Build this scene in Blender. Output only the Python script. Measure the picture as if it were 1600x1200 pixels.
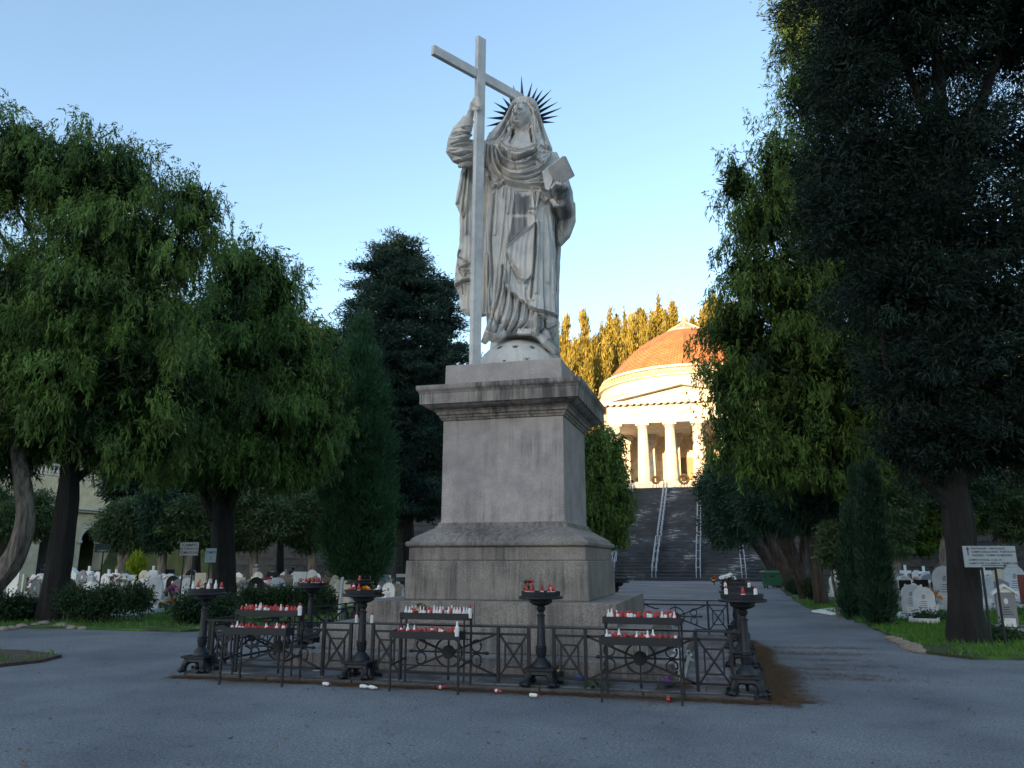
import bpy, bmesh, math, random
import numpy as np
from mathutils import Vector, Matrix, Euler
for o in list(bpy.data.objects): bpy.data.objects.remove(o)
sc = bpy.context.scene
COL = sc.collection
random.seed(7); RNG = np.random.default_rng(11)
R = math.radians
# ------------------------------------------------------------------ camera
F = 1200.0; YH = 875.0; EYE = 1.65; AZ = R(15); PITCH = math.atan((YH-600)/F)
CAM = np.array([0, 0, EYE])
hd = np.array([-math.sin(AZ), math.cos(AZ), 0]); rt = np.array([math.cos(AZ), math.sin(AZ), 0]); zz = np.array([0, 0, 1.0])
fwd = hd*math.cos(PITCH)+zz*math.sin(PITCH); upv = -hd*math.sin(PITCH)+zz*math.cos(PITCH)
cd = bpy.data.cameras.new('camera'); cam = bpy.data.objects.new('camera', cd); COL.objects.link(cam)
cam.location = CAM; cam.rotation_euler = (math.pi/2+PITCH, 0, AZ)
cd.sensor_width = 36; cd.lens = 36*F/1600; cd.clip_end = 3000; cd.clip_start = .05
sc.camera = cam
# ------------------------------------------------------------------ light
SUN_EL = R(9); SUN_AZ = R(200)      # compass azimuth of the sun (0 = +Y, clockwise): low, behind the viewer
w = bpy.data.worlds.new('World'); sc.world = w; w.use_nodes = True
nt = w.node_tree; bg = nt.nodes['Background']
sky = nt.nodes.new('ShaderNodeTexSky'); sky.sky_type = 'NISHITA'; sky.sun_disc = False
sky.sun_elevation = SUN_EL; sky.sun_rotation = SUN_AZ
sky.air_density = 1.0; sky.dust_density = 0.8; sky.ozone_density = 1.3; sky.altitude = 60
nt.links.new(sky.outputs[0], bg.inputs[0]); bg.inputs[1].default_value = 0.15
sd = bpy.data.lights.new('sun', 'SUN'); sun = bpy.data.objects.new('sun', sd); COL.objects.link(sun)
sd.energy = 5.0; sd.angle = R(.6); sd.color = (1, .66, .33)
sdir = np.array([math.sin(SUN_AZ)*math.cos(SUN_EL), math.cos(SUN_AZ)*math.cos(SUN_EL), math.sin(SUN_EL)])
sun.rotation_euler = Vector(sdir).to_track_quat('Z', 'Y').to_euler()
sun.location = (0, -40, 60)
sc.view_settings.view_transform = 'Standard'; sc.view_settings.look = 'None'
sc.view_settings.gamma = 1; sc.view_settings.exposure = 1.74
sc.cycles.max_bounces = 6; sc.cycles.diffuse_bounces = 3; sc.cycles.transparent_max_bounces = 8
sc.cycles.use_denoising = True
# ------------------------------------------------------------------ places: the photo's view lines met with real planes
def ray(px, py): return fwd*F+rt*(px-800)-upv*(py-600)
def gp(px, py, z=0.0):
    d = ray(px, py); return CAM+d*((z-EYE)/d[2])
def at(px, py, D):
    d = ray(px, py); return CAM+d*(D/(d@hd))
def proj(p):
    q = np.asarray(p, float)-CAM; k = q@fwd; return 800+F*(q@rt)/k, 600-F*(q@upv)/k
# ------------------------------------------------------------------ helpers
def tag(o, label=None, cat=None, group=None, kind=None):
    if label: o['label'] = label
    if cat: o['category'] = cat
    if group: o['group'] = group
    if kind: o['kind'] = kind
    return o
def thing(name, label, cat, loc=(0, 0, 0), rz=0, group=None):
    o = bpy.data.objects.new(name, None); COL.objects.link(o); o.empty_display_size = .2
    o.location = tuple(float(a) for a in loc); o.rotation_euler = (0, 0, rz)
    return tag(o, label, cat, group)
def link_mesh(name, me, mats, parent=None, smooth=False):
    o = bpy.data.objects.new(name, me); COL.objects.link(o)
    if not isinstance(mats, (list, tuple)): mats = [mats]
    for m in mats: me.materials.append(m)
    if smooth:
        me.polygons.foreach_set('use_smooth', np.ones(len(me.polygons), bool))
    if parent is not None: o.parent = parent
    return o
def np_mesh(name, V, quads=None, tris=None, tint=None):
    """fast mesh from numpy arrays; tint = one value per vertex"""
    me = bpy.data.meshes.new(name)
    V = np.asarray(V, np.float32)
    q = np.zeros((0, 4), np.int32) if quads is None else np.asarray(quads, np.int32)
    t = np.zeros((0, 3), np.int32) if tris is None else np.asarray(tris, np.int32)
    me.vertices.add(len(V)); me.vertices.foreach_set('co', V.ravel())
    nl = q.size+t.size; me.loops.add(nl)
    me.loops.foreach_set('vertex_index', np.concatenate([q.ravel(), t.ravel()]).astype(np.int32))
    npoly = len(q)+len(t); me.polygons.add(npoly)
    ls = np.concatenate([np.arange(len(q))*4, q.size+np.arange(len(t))*3]).astype(np.int32)
    me.polygons.foreach_set('loop_start', ls)
    if tint is not None:
        a = me.attributes.new('tint', 'FLOAT', 'POINT'); a.data.foreach_set('value', np.asarray(tint, np.float32))
    me.update(calc_edges=True); me.validate()
    return me
class MB:
    def __init__(s): s.v = []; s.f = []; s.m = []; s.mi = 0; s.off = np.zeros(3); s.rot = None
    def add(s, vs, fs):
        n = len(s.v); s.v += [tuple(float(c) for c in a) for a in vs]
        s.f += [tuple(n+i for i in f) for f in fs]; s.m += [s.mi]*len(fs)
    def box(s, c, d, rz=0, M=None):
        x, y, z = [a/2 for a in d]; P = np.array([(i*x, j*y, k*z) for k in (-1, 1) for j in (-1, 1) for i in (-1, 1)])
        if rz:
            ca, sa = math.cos(rz), math.sin(rz); P = P@np.array([[ca, sa, 0], [-sa, ca, 0], [0, 0, 1]])
        if M is not None: P = P@np.asarray(M).T
        s.add(P+np.asarray(c, float), [(0, 2, 3, 1), (4, 5, 7, 6), (0, 1, 5, 4), (2, 6, 7, 3), (0, 4, 6, 2), (1, 3, 7, 5)])
    def rings(s, rs, cap=True, closed=True):
        n = len(rs[0]); base = len(s.v); vs = [p for r in rs for p in r]; fs = []
        for k in range(len(rs)-1):
            for i in range(n if closed else n-1):
                j = (i+1) % n; fs.append((k*n+i, k*n+j, (k+1)*n+j, (k+1)*n+i))
        if cap: fs.append(tuple(range(n))[::-1]); fs.append(tuple((len(rs)-1)*n+i for i in range(n)))
        s.add(vs, fs)
    def lathe(s, prof, n=20, c=(0, 0, 0), cap=True, sq=None):
        rs = []
        for r, z in prof:
            rs.append([(c[0]+r*math.cos(2*math.pi*i/n), c[1]+r*math.sin(2*math.pi*i/n), c[2]+z) for i in range(n)])
        s.rings(rs, cap)
    def square(s, prof, c=(0, 0, 0), cap=True):
        s.rings([[(c[0]+a*w_, c[1]+b*w_, c[2]+z) for a, b in ((-1, -1), (1, -1), (1, 1), (-1, 1))] for w_, z in prof], cap)
    def tube(s, pts, rad, n=8, cap=True, flat=1.0):
        pts = [np.asarray(p, float) for p in pts]; m = len(pts)
        if not hasattr(rad, '__len__'): rad = [rad]*m
        rs = []; prev = None
        for i, p in enumerate(pts):
            t = pts[min(i+1, m-1)]-pts[max(i-1, 0)]; t = t/(np.linalg.norm(t)+1e-9)
            if prev is None:
                a = np.array([0, 0, 1.0]) if abs(t[2]) < .9 else np.array([1.0, 0, 0]); u = np.cross(a, t)
            else: u = prev-t*(prev@t)
            u /= np.linalg.norm(u)+1e-9; v = np.cross(t, u); prev = u
            rs.append([p+rad[i]*(math.cos(2*math.pi*k/n)*u+flat*math.sin(2*math.pi*k/n)*v) for k in range(n)])
        s.rings(rs, cap)
    def bar(s, a, b, w_, d_=None):
        a = np.asarray(a, float); b = np.asarray(b, float); t = b-a; L = np.linalg.norm(t); t /= L
        up = np.array([0, 0, 1.0]) if abs(t[2]) < .95 else np.array([0, 1.0, 0])
        u = np.cross(t, up); u /= np.linalg.norm(u); v = np.cross(u, t); d_ = d_ or w_
        s.box((a+b)/2, (L, w_, d_), M=np.stack([t, u, v], 1))
    def prism(s, poly, y0, y1):                 # polygon in x,z extruded along y
        n = len(poly); vs = [(p[0], y0, p[1]) for p in poly]+[(p[0], y1, p[1]) for p in poly]
        fs = [tuple(range(n)), tuple(range(2*n-1, n-1, -1))]+[(i, n+i, n+(i+1) % n, (i+1) % n) for i in range(n)]
        s.add(vs, [f[::-1] for f in fs])
    def sphere(s, c, r, n=12, m=8, sc_=(1, 1, 1)):
        rs = []
        for k in range(m+1):
            a = -math.pi/2+math.pi*k/m; q = max(math.cos(a), .02)
            rs.append([(c[0]+r*sc_[0]*q*math.cos(2*math.pi*i/n), c[1]+r*sc_[1]*q*math.sin(2*math.pi*i/n), c[2]+r*sc_[2]*math.sin(a)) for i in range(n)])
        s.rings(rs)
    def build(s, name, mats, parent=None, off=None, smooth=False, bevel=0):
        me = bpy.data.meshes.new(name); v = s.v
        if off is not None: v = [(a-off[0], b-off[1], c-off[2]) for a, b, c in v]
        me.from_pydata(v, [], s.f)
        if any(s.m): me.polygons.foreach_set('material_index', s.m)
        bm = bmesh.new(); bm.from_mesh(me); bmesh.ops.recalc_face_normals(bm, faces=bm.faces)
        if bevel:
            es = [e for e in bm.edges if len(e.link_faces) == 2 and e.calc_face_angle(0) > .6]
            bmesh.ops.bevel(bm, geom=es, offset=bevel, segments=2, affect='EDGES', profile=.5)
        bm.to_mesh(me); bm.free(); me.update()
        o = link_mesh(name, me, mats, parent)
        if smooth:
            ang = smooth if not isinstance(smooth, bool) else .7
            me.polygons.foreach_set('use_smooth', np.ones(len(me.polygons), bool))
            bm = bmesh.new(); bm.from_mesh(me)
            for e in bm.edges: e.smooth = not (len(e.link_faces) == 2 and e.calc_face_angle(0) > ang)
            bm.to_mesh(me); bm.free()
        return o
def copy_tree(o, parent=None):
    c = o.copy(); COL.objects.link(c)
    if parent is not None: c.parent = parent
    for ch in list(o.children): copy_tree(ch, c)
    return c
ORD = ['first', 'second', 'third', 'fourth', 'fifth', 'sixth', 'seventh', 'eighth', 'ninth', 'tenth', 'eleventh', 'twelfth', 'thirteenth', 'fourteenth', 'fifteenth', 'sixteenth', 'seventeenth', 'eighteenth', 'nineteenth', 'twentieth']
ORD += ['twenty-'+a for a in ORD[:9]]+['thirtieth']+['thirty-'+a for a in ORD[:9]]+['fortieth']+['forty-'+a for a in ORD[:9]]
# ------------------------------------------------------------------ materials
def newmat(name):
    m = bpy.data.materials.new(name); m.use_nodes = True; return m, m.node_tree, m.node_tree.nodes['Principled BSDF']
def tex_noise(nt, scale, detail=4, rough=.6, coord=None, mapscale=None):
    n = nt.nodes.new('ShaderNodeTexNoise'); n.inputs['Scale'].default_value = scale; n.inputs['Detail'].default_value = detail; n.inputs['Roughness'].default_value = rough
    if coord is None: tc = nt.nodes.new('ShaderNodeTexCoord'); coord = tc.outputs['Object']
    if mapscale:
        mp = nt.nodes.new('ShaderNodeMapping'); mp.inputs['Scale'].default_value = mapscale; nt.links.new(coord, mp.inputs[0]); coord = mp.outputs[0]
    nt.links.new(coord, n.inputs['Vector']); return n
def ramp(nt, src, stops):
    r = nt.nodes.new('ShaderNodeValToRGB'); nt.links.new(src, r.inputs[0]); e = r.color_ramp.elements
    while len(e) < len(stops): e.new(.5)
    for i, (p, c) in enumerate(stops):
        e[i].position = p; e[i].color = (*c, 1) if hasattr(c, '__len__') else (c, c, c, 1)
    return r
def mixc(nt, f, a, b, mode='MIX'):
    m = nt.nodes.new('ShaderNodeMix'); m.data_type = 'RGBA'; m.blend_type = mode
    for s_, i in ((f, 0), (a, 6), (b, 7)):
        if hasattr(s_, 'is_linked') or hasattr(s_, 'links'): nt.links.new(s_, m.inputs[i])
        elif i == 0: m.inputs[0].default_value = s_
        else: m.inputs[i].default_value = (*s_, 1)
    return m.outputs[2]
def bump(nt, p, src, dist=.01, strength=.6):
    b = nt.nodes.new('ShaderNodeBump'); b.inputs['Distance'].default_value = dist; b.inputs['Strength'].default_value = strength
    nt.links.new(src, b.inputs['Height']); nt.links.new(b.outputs[0], p.inputs['Normal'])
def M_simple(name, c, rough=.6, var=.25, scale=6, metal=0, bmp=0, c2=None, spec=None):
    m, nt, p = newmat(name); p.inputs['Roughness'].default_value = rough; p.inputs['Metallic'].default_value = metal
    if spec is not None: p.inputs['Specular IOR Level'].default_value = spec
    if var or c2:
        n = tex_noise(nt, scale); c2 = c2 or tuple(a*(1-var) for a in c); c1 = tuple(min(1, a*(1+var*.5)) for a in c)
        r = ramp(nt, n.outputs[0], [(.3, c2), (.7, c1)]); nt.links.new(r.outputs[0], p.inputs['Base Color'])
        if bmp: bump(nt, p, n.outputs[0], bmp)
    else: p.inputs['Base Color'].default_value = (*c, 1)
    return m
def M_stone(name, c, speck=.35, streak=.5, dark=(.05, .045, .04), rough=.75, spscale=45, thr=(.27, .42)):
    """granite: speckle, patches, dark run-off streaks"""
    m, nt, p = newmat(name); p.inputs['Roughness'].default_value = rough
    a = tex_noise(nt, spscale, 3, .7); pa = ramp(nt, a.outputs[0], [(.35, tuple(x*(1-speck) for x in c)), (.5, c), (.68, tuple(min(1, x*(1+speck)) for x in c))])
    b = tex_noise(nt, 1.3, 5, .65); pb = ramp(nt, b.outputs[0], [(.3, (.62, .6, .6)), (.65, (1.08, 1.05, 1.0))])
    k = mixc(nt, 1.0, pa.outputs[0], pb.outputs[0], 'MULTIPLY')
    s_ = tex_noise(nt, 1.0, 4, .7, mapscale=(11, 11, .55)); s2 = tex_noise(nt, .9, 3, .6)
    ma = nt.nodes.new('ShaderNodeMath'); ma.operation = 'MULTIPLY'; nt.links.new(s_.outputs[0], ma.inputs[0]); nt.links.new(s2.outputs[0], ma.inputs[1])
    rs = ramp(nt, ma.outputs[0], [(thr[0], (0, 0, 0)), (thr[1], (streak,)*3)])
    k2 = mixc(nt, rs.outputs[0], k, dark); nt.links.new(k2, p.inputs['Base Color'])
    bump(nt, p, a.outputs[0], .006, .5); return m
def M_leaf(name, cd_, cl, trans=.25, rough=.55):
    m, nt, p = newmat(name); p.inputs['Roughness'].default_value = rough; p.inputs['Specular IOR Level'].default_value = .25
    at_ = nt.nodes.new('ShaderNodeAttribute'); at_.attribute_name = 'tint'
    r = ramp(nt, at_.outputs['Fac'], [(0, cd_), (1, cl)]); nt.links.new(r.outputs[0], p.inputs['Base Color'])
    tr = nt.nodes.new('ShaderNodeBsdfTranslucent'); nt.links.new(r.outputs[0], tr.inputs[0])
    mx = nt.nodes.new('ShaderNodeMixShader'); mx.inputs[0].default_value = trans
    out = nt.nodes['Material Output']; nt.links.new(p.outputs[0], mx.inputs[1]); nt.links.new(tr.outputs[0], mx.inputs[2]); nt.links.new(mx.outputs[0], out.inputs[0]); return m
def M_bark(name, c):
    m, nt, p = newmat(name); p.inputs['Roughness'].default_value = .9
    a = tex_noise(nt, 1.0, 6, .7, mapscale=(9, 9, 1.2)); r = ramp(nt, a.outputs[0], [(.34, tuple(x*.25 for x in c)), (.62, tuple(x*1.3 for x in c))])
    nt.links.new(r.outputs[0], p.inputs['Base Color']); bump(nt, p, a.outputs[0], .12, 1.0); return m
M = {}
M['iron'] = M_simple('painted iron', (.007, .009, .014), .55, .5, 14, bmp=.003)
M['granite'] = M_stone('granite pinkish grey', (.39, .35, .34), .26, .45, spscale=75)
M['granite_low'] = M_stone('granite weathered', (.25, .222, .2), .40, .75, spscale=60, thr=(.23, .38))
M['granite_dark'] = M_stone('granite stained cornice', (.31, .275, .255), .28, .9, spscale=70, thr=(.19, .34))
M['red'] = M_simple('red plastic', (.40, .022, .02), .3, .2, 20)
M['wax'] = M_simple('white wax and label', (.72, .7, .66), .5, .1, 20)
M['white'] = M_simple('white marble small', (.84, .83, .80), .5, .16, 4)
M['cream'] = M_simple('cream stone', (.62, .55, .42), .6, .2, 4)
M['grey'] = M_simple('grey granite stone', (.27, .27, .28), .55, .3, 30)
M['paleblue'] = M_simple('pale grey marble', (.6, .63, .67), .5, .2, 5)
M['black'] = M_simple('polished black granite', (.016, .017, .02), .18, .3, 60)
M['redstone'] = M_simple('red granite', (.22, .045, .035), .35, .3, 40)
M['brownstone'] = M_simple('brown stone', (.25, .2, .15), .7, .3, 8)
M['photo'] = M_simple('porcelain portrait', (.42, .38, .34), .2, .6, 30)
M['ink'] = M_simple('dark lettering', (.03, .03, .035), .6, 0)
M['steel'] = M_simple('weathered pale metal rail', (.42, .42, .43), .5, .25, 10, .3)
M['wood'] = M_simple('wood board', (.2, .12, .06), .8)
M['green_plastic'] = M_simple('green bin plastic', (.025, .10, .045), .45, .2)
M['sign_white'] = M_simple('enamel sign plate', (.32, .35, .36), .4, .12, 5)
M['sign_green'] = M_simple('dark green sign plate', (.022, .06, .058), .4, .2)
M['dirt'] = M_simple('soil', (.07, .045, .028), .95, .5, 9, bmp=.03)
M['flower_red'] = M_simple('red petals', (.55, .02, .02), .6, .3, 40)
M['flower_orange'] = M_simple('orange petals', (.85, .33, .02), .6, .3, 40)
M['flower_pink'] = M_simple('pink petals', (.7, .22, .36), .6, .3, 40)
M['flower_white'] = M_simple('white petals', (.78, .76, .72), .6, .15, 40)
M['flower_purple'] = M_simple('purple petals', (.22, .05, .3), .6, .3, 40)
M['flower_yellow'] = M_simple('yellow petals', (.8, .55, .04), .6, .3, 40)
M['leafgreen'] = M_simple('bouquet leaves', (.03, .09, .025), .6, .4, 20)
M['blue'] = M_simple('blue plastic', (.03, .1, .45), .4, .1)
M['terracotta'] = M_simple('terracotta pot', (.3, .11, .06), .8, .2)
M['bark'] = M_bark('dark bark', (.014, .0115, .010))
M['bark_red'] = M_bark('reddish cypress bark', (.06, .046, .038))
M['bark_pale'] = M_bark('pale bark', (.2, .17, .14))
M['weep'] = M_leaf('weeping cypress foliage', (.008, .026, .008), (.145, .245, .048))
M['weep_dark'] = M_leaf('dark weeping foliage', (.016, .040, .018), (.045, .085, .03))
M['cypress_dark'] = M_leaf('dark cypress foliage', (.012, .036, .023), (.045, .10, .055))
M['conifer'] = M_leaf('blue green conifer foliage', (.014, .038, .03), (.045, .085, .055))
M['nearblack'] = M_leaf('near black foliage', (.006, .016, .011), (.024, .05, .03))  # even near-black green tone for a whole crown
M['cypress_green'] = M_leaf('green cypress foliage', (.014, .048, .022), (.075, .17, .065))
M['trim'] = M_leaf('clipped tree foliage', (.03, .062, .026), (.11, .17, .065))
M['gold'] = M_leaf('sun-gilded hill cypress foliage', (.15, .13, .025), (.32, .25, .045))  # golden sunlight is put into this leaf colour
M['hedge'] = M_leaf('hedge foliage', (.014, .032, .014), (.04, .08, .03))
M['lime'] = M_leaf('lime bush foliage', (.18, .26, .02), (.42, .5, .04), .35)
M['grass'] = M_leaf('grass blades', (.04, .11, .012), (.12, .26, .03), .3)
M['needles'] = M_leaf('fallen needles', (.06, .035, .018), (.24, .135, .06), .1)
# ================================================================== SETTING
def sheet(name, pts, z, mat, kind='structure', thick=.3):
    mb = MB(); n = len(pts); vs = [(p[0], p[1], z) for p in pts]+[(p[0], p[1], z-thick) for p in pts]
    mb.add(vs, [tuple(range(n))]+[(i, n+i, n+(i+1) % n, (i+1) % n) for i in range(n)])
    o = mb.build(name, mat); o['kind'] = kind; return o
def M_asphalt():
    m, nt, p = newmat('asphalt'); p.inputs['Roughness'].default_value = .8; p.inputs['Specular IOR Level'].default_value = .35
    a = tex_noise(nt, 38, 6, .8); ra = ramp(nt, a.outputs[0], [(.33, (.055, .058, .064)), (.5, (.16, .164, .173)), (.66, (.33, .333, .34))])
    b = tex_noise(nt, .35, 5, .62); rb = ramp(nt, b.outputs[0], [(.34, (.62, .63, .66)), (.5, (.95, .95, .95)), (.66, (1.22, 1.2, 1.16))])
    k = mixc(nt, 1.0, ra.outputs[0], rb.outputs[0], 'MULTIPLY')
    # dark scattered leaf marks and damp cracks
    c = tex_noise(nt, 5.5, 4, .75, mapscale=(1, 2.4, 1)); rc = ramp(nt, c.outputs[0], [(.60, (0, 0, 0)), (.68, (.7,)*3)])
    k = mixc(nt, rc.outputs[0], k, (.03, .03, .03))
    tc = nt.nodes.new('ShaderNodeTexCoord')
    wv = tex_noise(nt, .6, 3, .5); ad = nt.nodes.new('ShaderNodeVectorMath'); ad.operation = 'MULTIPLY_ADD'
    nt.links.new(wv.outputs['Color'], ad.inputs[0]); ad.inputs[1].default_value = (1.6, 1.6, 0); nt.links.new(tc.outputs['Object'], ad.inputs[2])
    v = nt.nodes.new('ShaderNodeTexVoronoi'); v.feature = 'DISTANCE_TO_EDGE'; v.inputs['Scale'].default_value = .22; nt.links.new(ad.outputs[0], v.inputs['Vector'])
    rv = ramp(nt, v.outputs['Distance'], [(.0, (.22,)*3), (.004, (0, 0, 0))]); k = mixc(nt, rv.outputs[0], k, (.04, .04, .04))
    nt.links.new(k, p.inputs['Base Color']); bump(nt, p, a.outputs[0], .008, .6); return m
M['asphalt'] = M_asphalt()
def M_ground():
    m, nt, p = newmat('turf soil'); p.inputs['Roughness'].default_value = .95
    a = tex_noise(nt, .9, 5, .65); r = ramp(nt, a.outputs[0], [(.36, (.05, .04, .022)), (.47, (.04, .075, .015)), (.62, (.085, .17, .02)), (.8, (.12, .2, .03))])
    b = tex_noise(nt, 40, 3); rb = ramp(nt, b.outputs[0], [(.3, (.5, .5, .5)), (.7, (1.2, 1.2, 1.2))])
    nt.links.new(mixc(nt, 1.0, r.outputs[0], rb.outputs[0], 'MULTIPLY'), p.inputs['Base Color']); bump(nt, p, b.outputs[0], .03); return m
M['turf'] = M_ground()
g = MB(); g.add([(-700, -700, 0), (700, -700, 0), (700, 900, 0), (-700, 900, 0)], [(0, 1, 2, 3)])
o = g.build('asphalt_ground', M['asphalt']); o['kind'] = 'structure'
def P2(*pix): return [tuple(gp(*q)[:2]) for q in pix]
def wob(poly, amp, step=.5, seed=0):
    """subdivide a polygon outline and roughen it"""
    rr = np.random.default_rng(seed); out = []
    for i, a in enumerate(poly):
        b = poly[(i+1) % len(poly)]; L = math.dist(a, b); n = max(1, int(min(L, 40)/step))
        for k in range(n):
            t = k/n; j = rr.normal(0, amp, 2) if L < 60 else (0, 0); out.append((a[0]+(b[0]-a[0])*t+j[0], a[1]+(b[1]-a[1])*t+j[1]))
    return out
LEFT = P2((-260, 972), (0, 981), (140, 984), (283, 988))+[(-11.4, 17.6), (-10.0, 19.4), (-9.7, 26), (-9.7, 63.6), (-64, 63.6), (-64, 22)]
RIGHT = P2((1262, 950), (1330, 968), (1390, 993), (1446, 1022), (1520, 1031), (1600, 1031))+[(9, 15.2), (40, 14.5), (60, 14.5), (60, 64), (3.9, 64), (3.0, 45)]
ISL = P2((98, 1026), (40, 1020), (-60, 1016), (-240, 1024), (-240, 1060), (-60, 1048), (0, 1043), (60, 1036))
for nm, pl, sd_ in (('lawn_left', LEFT, 1), ('lawn_right', RIGHT, 2), ('lawn_island', ISL, 3)):
    sheet(nm, wob(pl, .05, .45, sd_), .05, M['dirt' if nm == 'lawn_island' else 'turf'])
def in_poly(X, Y, poly):
    ins = np.zeros(len(X), bool); n = len(poly)
    for i in range(n):
        x1, y1 = poly[i]; x2, y2 = poly[(i+1) % n]
        c = ((y1 > Y) != (y2 > Y)) & (X < (x2-x1)*(Y-y1)/(y2-y1+1e-12)+x1); ins ^= c
    return ins
def patchy(X, Y, s=.9):
    return (np.sin(X*s*1.7+np.sin(Y*s*1.1)*1.5)+np.sin(Y*s*2.3+1.3+np.sin(X*s*.8)*2)+np.sin((X+Y)*s*4.1)*.5)/2.5
def grass(name, poly, box, n, seed, hmin=.04, hmax=.11, soilpow=-.35):
    rr = np.random.default_rng(seed); X = rr.uniform(box[0], box[1], n); Y = rr.uniform(box[2], box[3], n)
    k = in_poly(X, Y, poly) & (patchy(X, Y) > soilpow+rr.normal(0, .25, n)); X, Y = X[k], Y[k]; n = len(X)
    h = rr.uniform(hmin, hmax, n); a = rr.uniform(0, 6.283, n); wd = rr.uniform(.008, .016, n); b = rr.uniform(0, 6.283, n)
    V = np.zeros((n, 3, 3)); V[:, 0] = np.stack([X-np.cos(a)*wd, Y-np.sin(a)*wd, np.full(n, .05)], 1); V[:, 1] = np.stack([X+np.cos(a)*wd, Y+np.sin(a)*wd, np.full(n, .05)], 1)
    V[:, 2] = np.stack([X+np.cos(b)*h*.5, Y+np.sin(b)*h*.5, .05+h], 1)
    me = np_mesh(name, V.reshape(-1, 3), tris=np.arange(3*n).reshape(-1, 3), tint=np.repeat(np.clip(rr.normal(.45, .25, n)+patchy(X, Y, 2)*.25, 0, 1), 3))
    o = link_mesh(name, me, M['grass']); tag(o, None, None, None, 'stuff'); return o
tag(grass('grass_blades', LEFT, (-32, -9, 16, 34), 60000, 5), 'short patchy grass of the left burial field', 'grass')
tag(grass('grass_blades', RIGHT, (2, 14, 14, 34), 60000, 6, .04, .12, -.6), 'bright green grass of the right burial field beside the path', 'grass')
tag(grass('grass_blades', ISL, (-18, -10, 10, 14), 2500, 7), 'sparse grass of the small verge at the left edge', 'grass')
# ---- hills
def M_hill():
    m, nt, p = newmat('wooded hill'); p.inputs['Roughness'].default_value = 1
    a = tex_noise(nt, .25, 6, .7); r = ramp(nt, a.outputs[0], [(.35, (.035, .05, .012)), (.6, (.10, .105, .03)), (.75, (.16, .13, .06))]); nt.links.new(r.outputs[0], p.inputs['Base Color']); bump(nt, p, a.outputs[0], 1.0); return m
M['hill'] = M_hill(); AX = -3.74
def hill_z(x, y):
    x = np.asarray(x, float); y = np.asarray(y, float)
    s = lambda t: np.clip(t, 0, 1)**2*(3-2*np.clip(t, 0, 1))
    back = 44*s((y-136)/70)+10*s((y-200)/120)
    side = 30*s((-72-x)/70)*s((y-30)/40)+26*s((x-70)/80)*s((y-40)/40)
    base = 9.1*s((y-71)/6)*np.where(np.abs(x-AX) > 0, 1, 1)
    return np.maximum(base, base*.999+back+side*.9)+.35*np.sin(x*.31)*np.sin(y*.27)*s((y-130)/20)-.5*s((70-y)/3)
def grid_mesh(name, xs, ys, zf):
    X, Y = np.meshgrid(xs, ys); Z = zf(X, Y); V = np.stack([X, Y, Z], -1).reshape(-1, 3); nx, ny = len(xs), len(ys)
    i = np.arange((ny-1)*(nx-1)); a = (i//(nx-1))*nx+i % (nx-1); return np_mesh(name, V, np.stack([a, a+1, a+nx+1, a+nx], 1))
me = grid_mesh('hill_behind_temple', np.linspace(-260, 240, 126), np.concatenate([np.linspace(68, 140, 37), np.linspace(144, 420, 56)]), hill_z)
V = np.array([v.co for v in me.vertices]); k = (np.abs(V[:, 0]-AX) < 13.5) & (V[:, 1] < 126); V[k, 2] = -1.0
me.vertices.foreach_set('co', V.astype(np.float32).ravel()); o = link_mesh('hill', me, M['hill'], smooth=True); o['kind'] = 'structure'
me = grid_mesh('shading_ridge', np.linspace(-900, 900, 121), np.linspace(-640, -180, 47), lambda X, Y: np.where(Y > -182, -1, 98.5*np.exp(-((Y+420)/95)**2)*(1+.012*np.sin(X*.016)+.008*np.sin(X*.05+1))-1.5))
o = link_mesh('hill', me, M['hill'], smooth=True); o['kind'] = 'structure'  # unseen ridge behind the viewer, added to keep low sun off the foreground
def zfit(x, y, py):
    lo, hi = -5, 90
    for _ in range(40):
        m_ = (lo+hi)/2
        if proj((x, y, m_))[1] > py: lo = m_
        else: hi = m_
    return lo
# ------------------------------------------------------------------ staircase and stepped walls
def prismx(mb, poly, x0, x1):
    n = len(poly); vs = [(x0, p[0], p[1]) for p in poly]+[(x1, p[0], p[1]) for p in poly]
    mb.add(vs, [tuple(range(n)), tuple(range(2*n-1, n-1, -1))]+[(i, n+i, n+(i+1) % n, (i+1) % n) for i in range(n)])
def step_profile(y0, z0, n, run, rise):
    p = []
    for i in range(n): p += [(y0+i*run, z0+i*rise), (y0+i*run, z0+(i+1)*rise-.085), (y0+i*run-.07, z0+(i+1)*rise-.085), (y0+i*run-.07, z0+(i+1)*rise)]
    return p
def M_slate():
    m, nt, p = newmat('dark worn slate steps'); p.inputs['Roughness'].default_value = .7
    a = tex_noise(nt, 3, 5, .7, mapscale=(.35, 1, 2.5)); b = tex_noise(nt, .35, 3, .6, mapscale=(1, .5, 1)); q = nt.nodes.new('ShaderNodeMath'); q.operation = 'MULTIPLY'; nt.links.new(a.outputs[0], q.inputs[0]); nt.links.new(b.outputs[0], q.inputs[1])
    r = ramp(nt, q.outputs[0], [(.15, (.030, .034, .042)), (.28, (.060, .066, .078)), (.33, (.11, .115, .125)), (.365, (.40, .41, .42))])
    nt.links.new(r.outputs[0], p.inputs['Base Color']); bump(nt, p, a.outputs[0], .02); return m
M['slate'] = M_slate()
M['walldark'] = M_stone('dark stained retaining stone', (.085, .08, .078), .3, .6, (.02, .02, .02), .85, 6)
SY, SZ, SL = 64.8, 9.24, .46
st = thing('staircase', 'wide dark slate staircase climbing to the sunlit domed temple', 'staircase', (AX, SY, 0))
nst = 36; rise = SZ/nst; run = rise/SL; half = nst//3
p1 = step_profile(SY, 0, half, run*.93, rise); ye = p1[-1][0]+1.5
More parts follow.
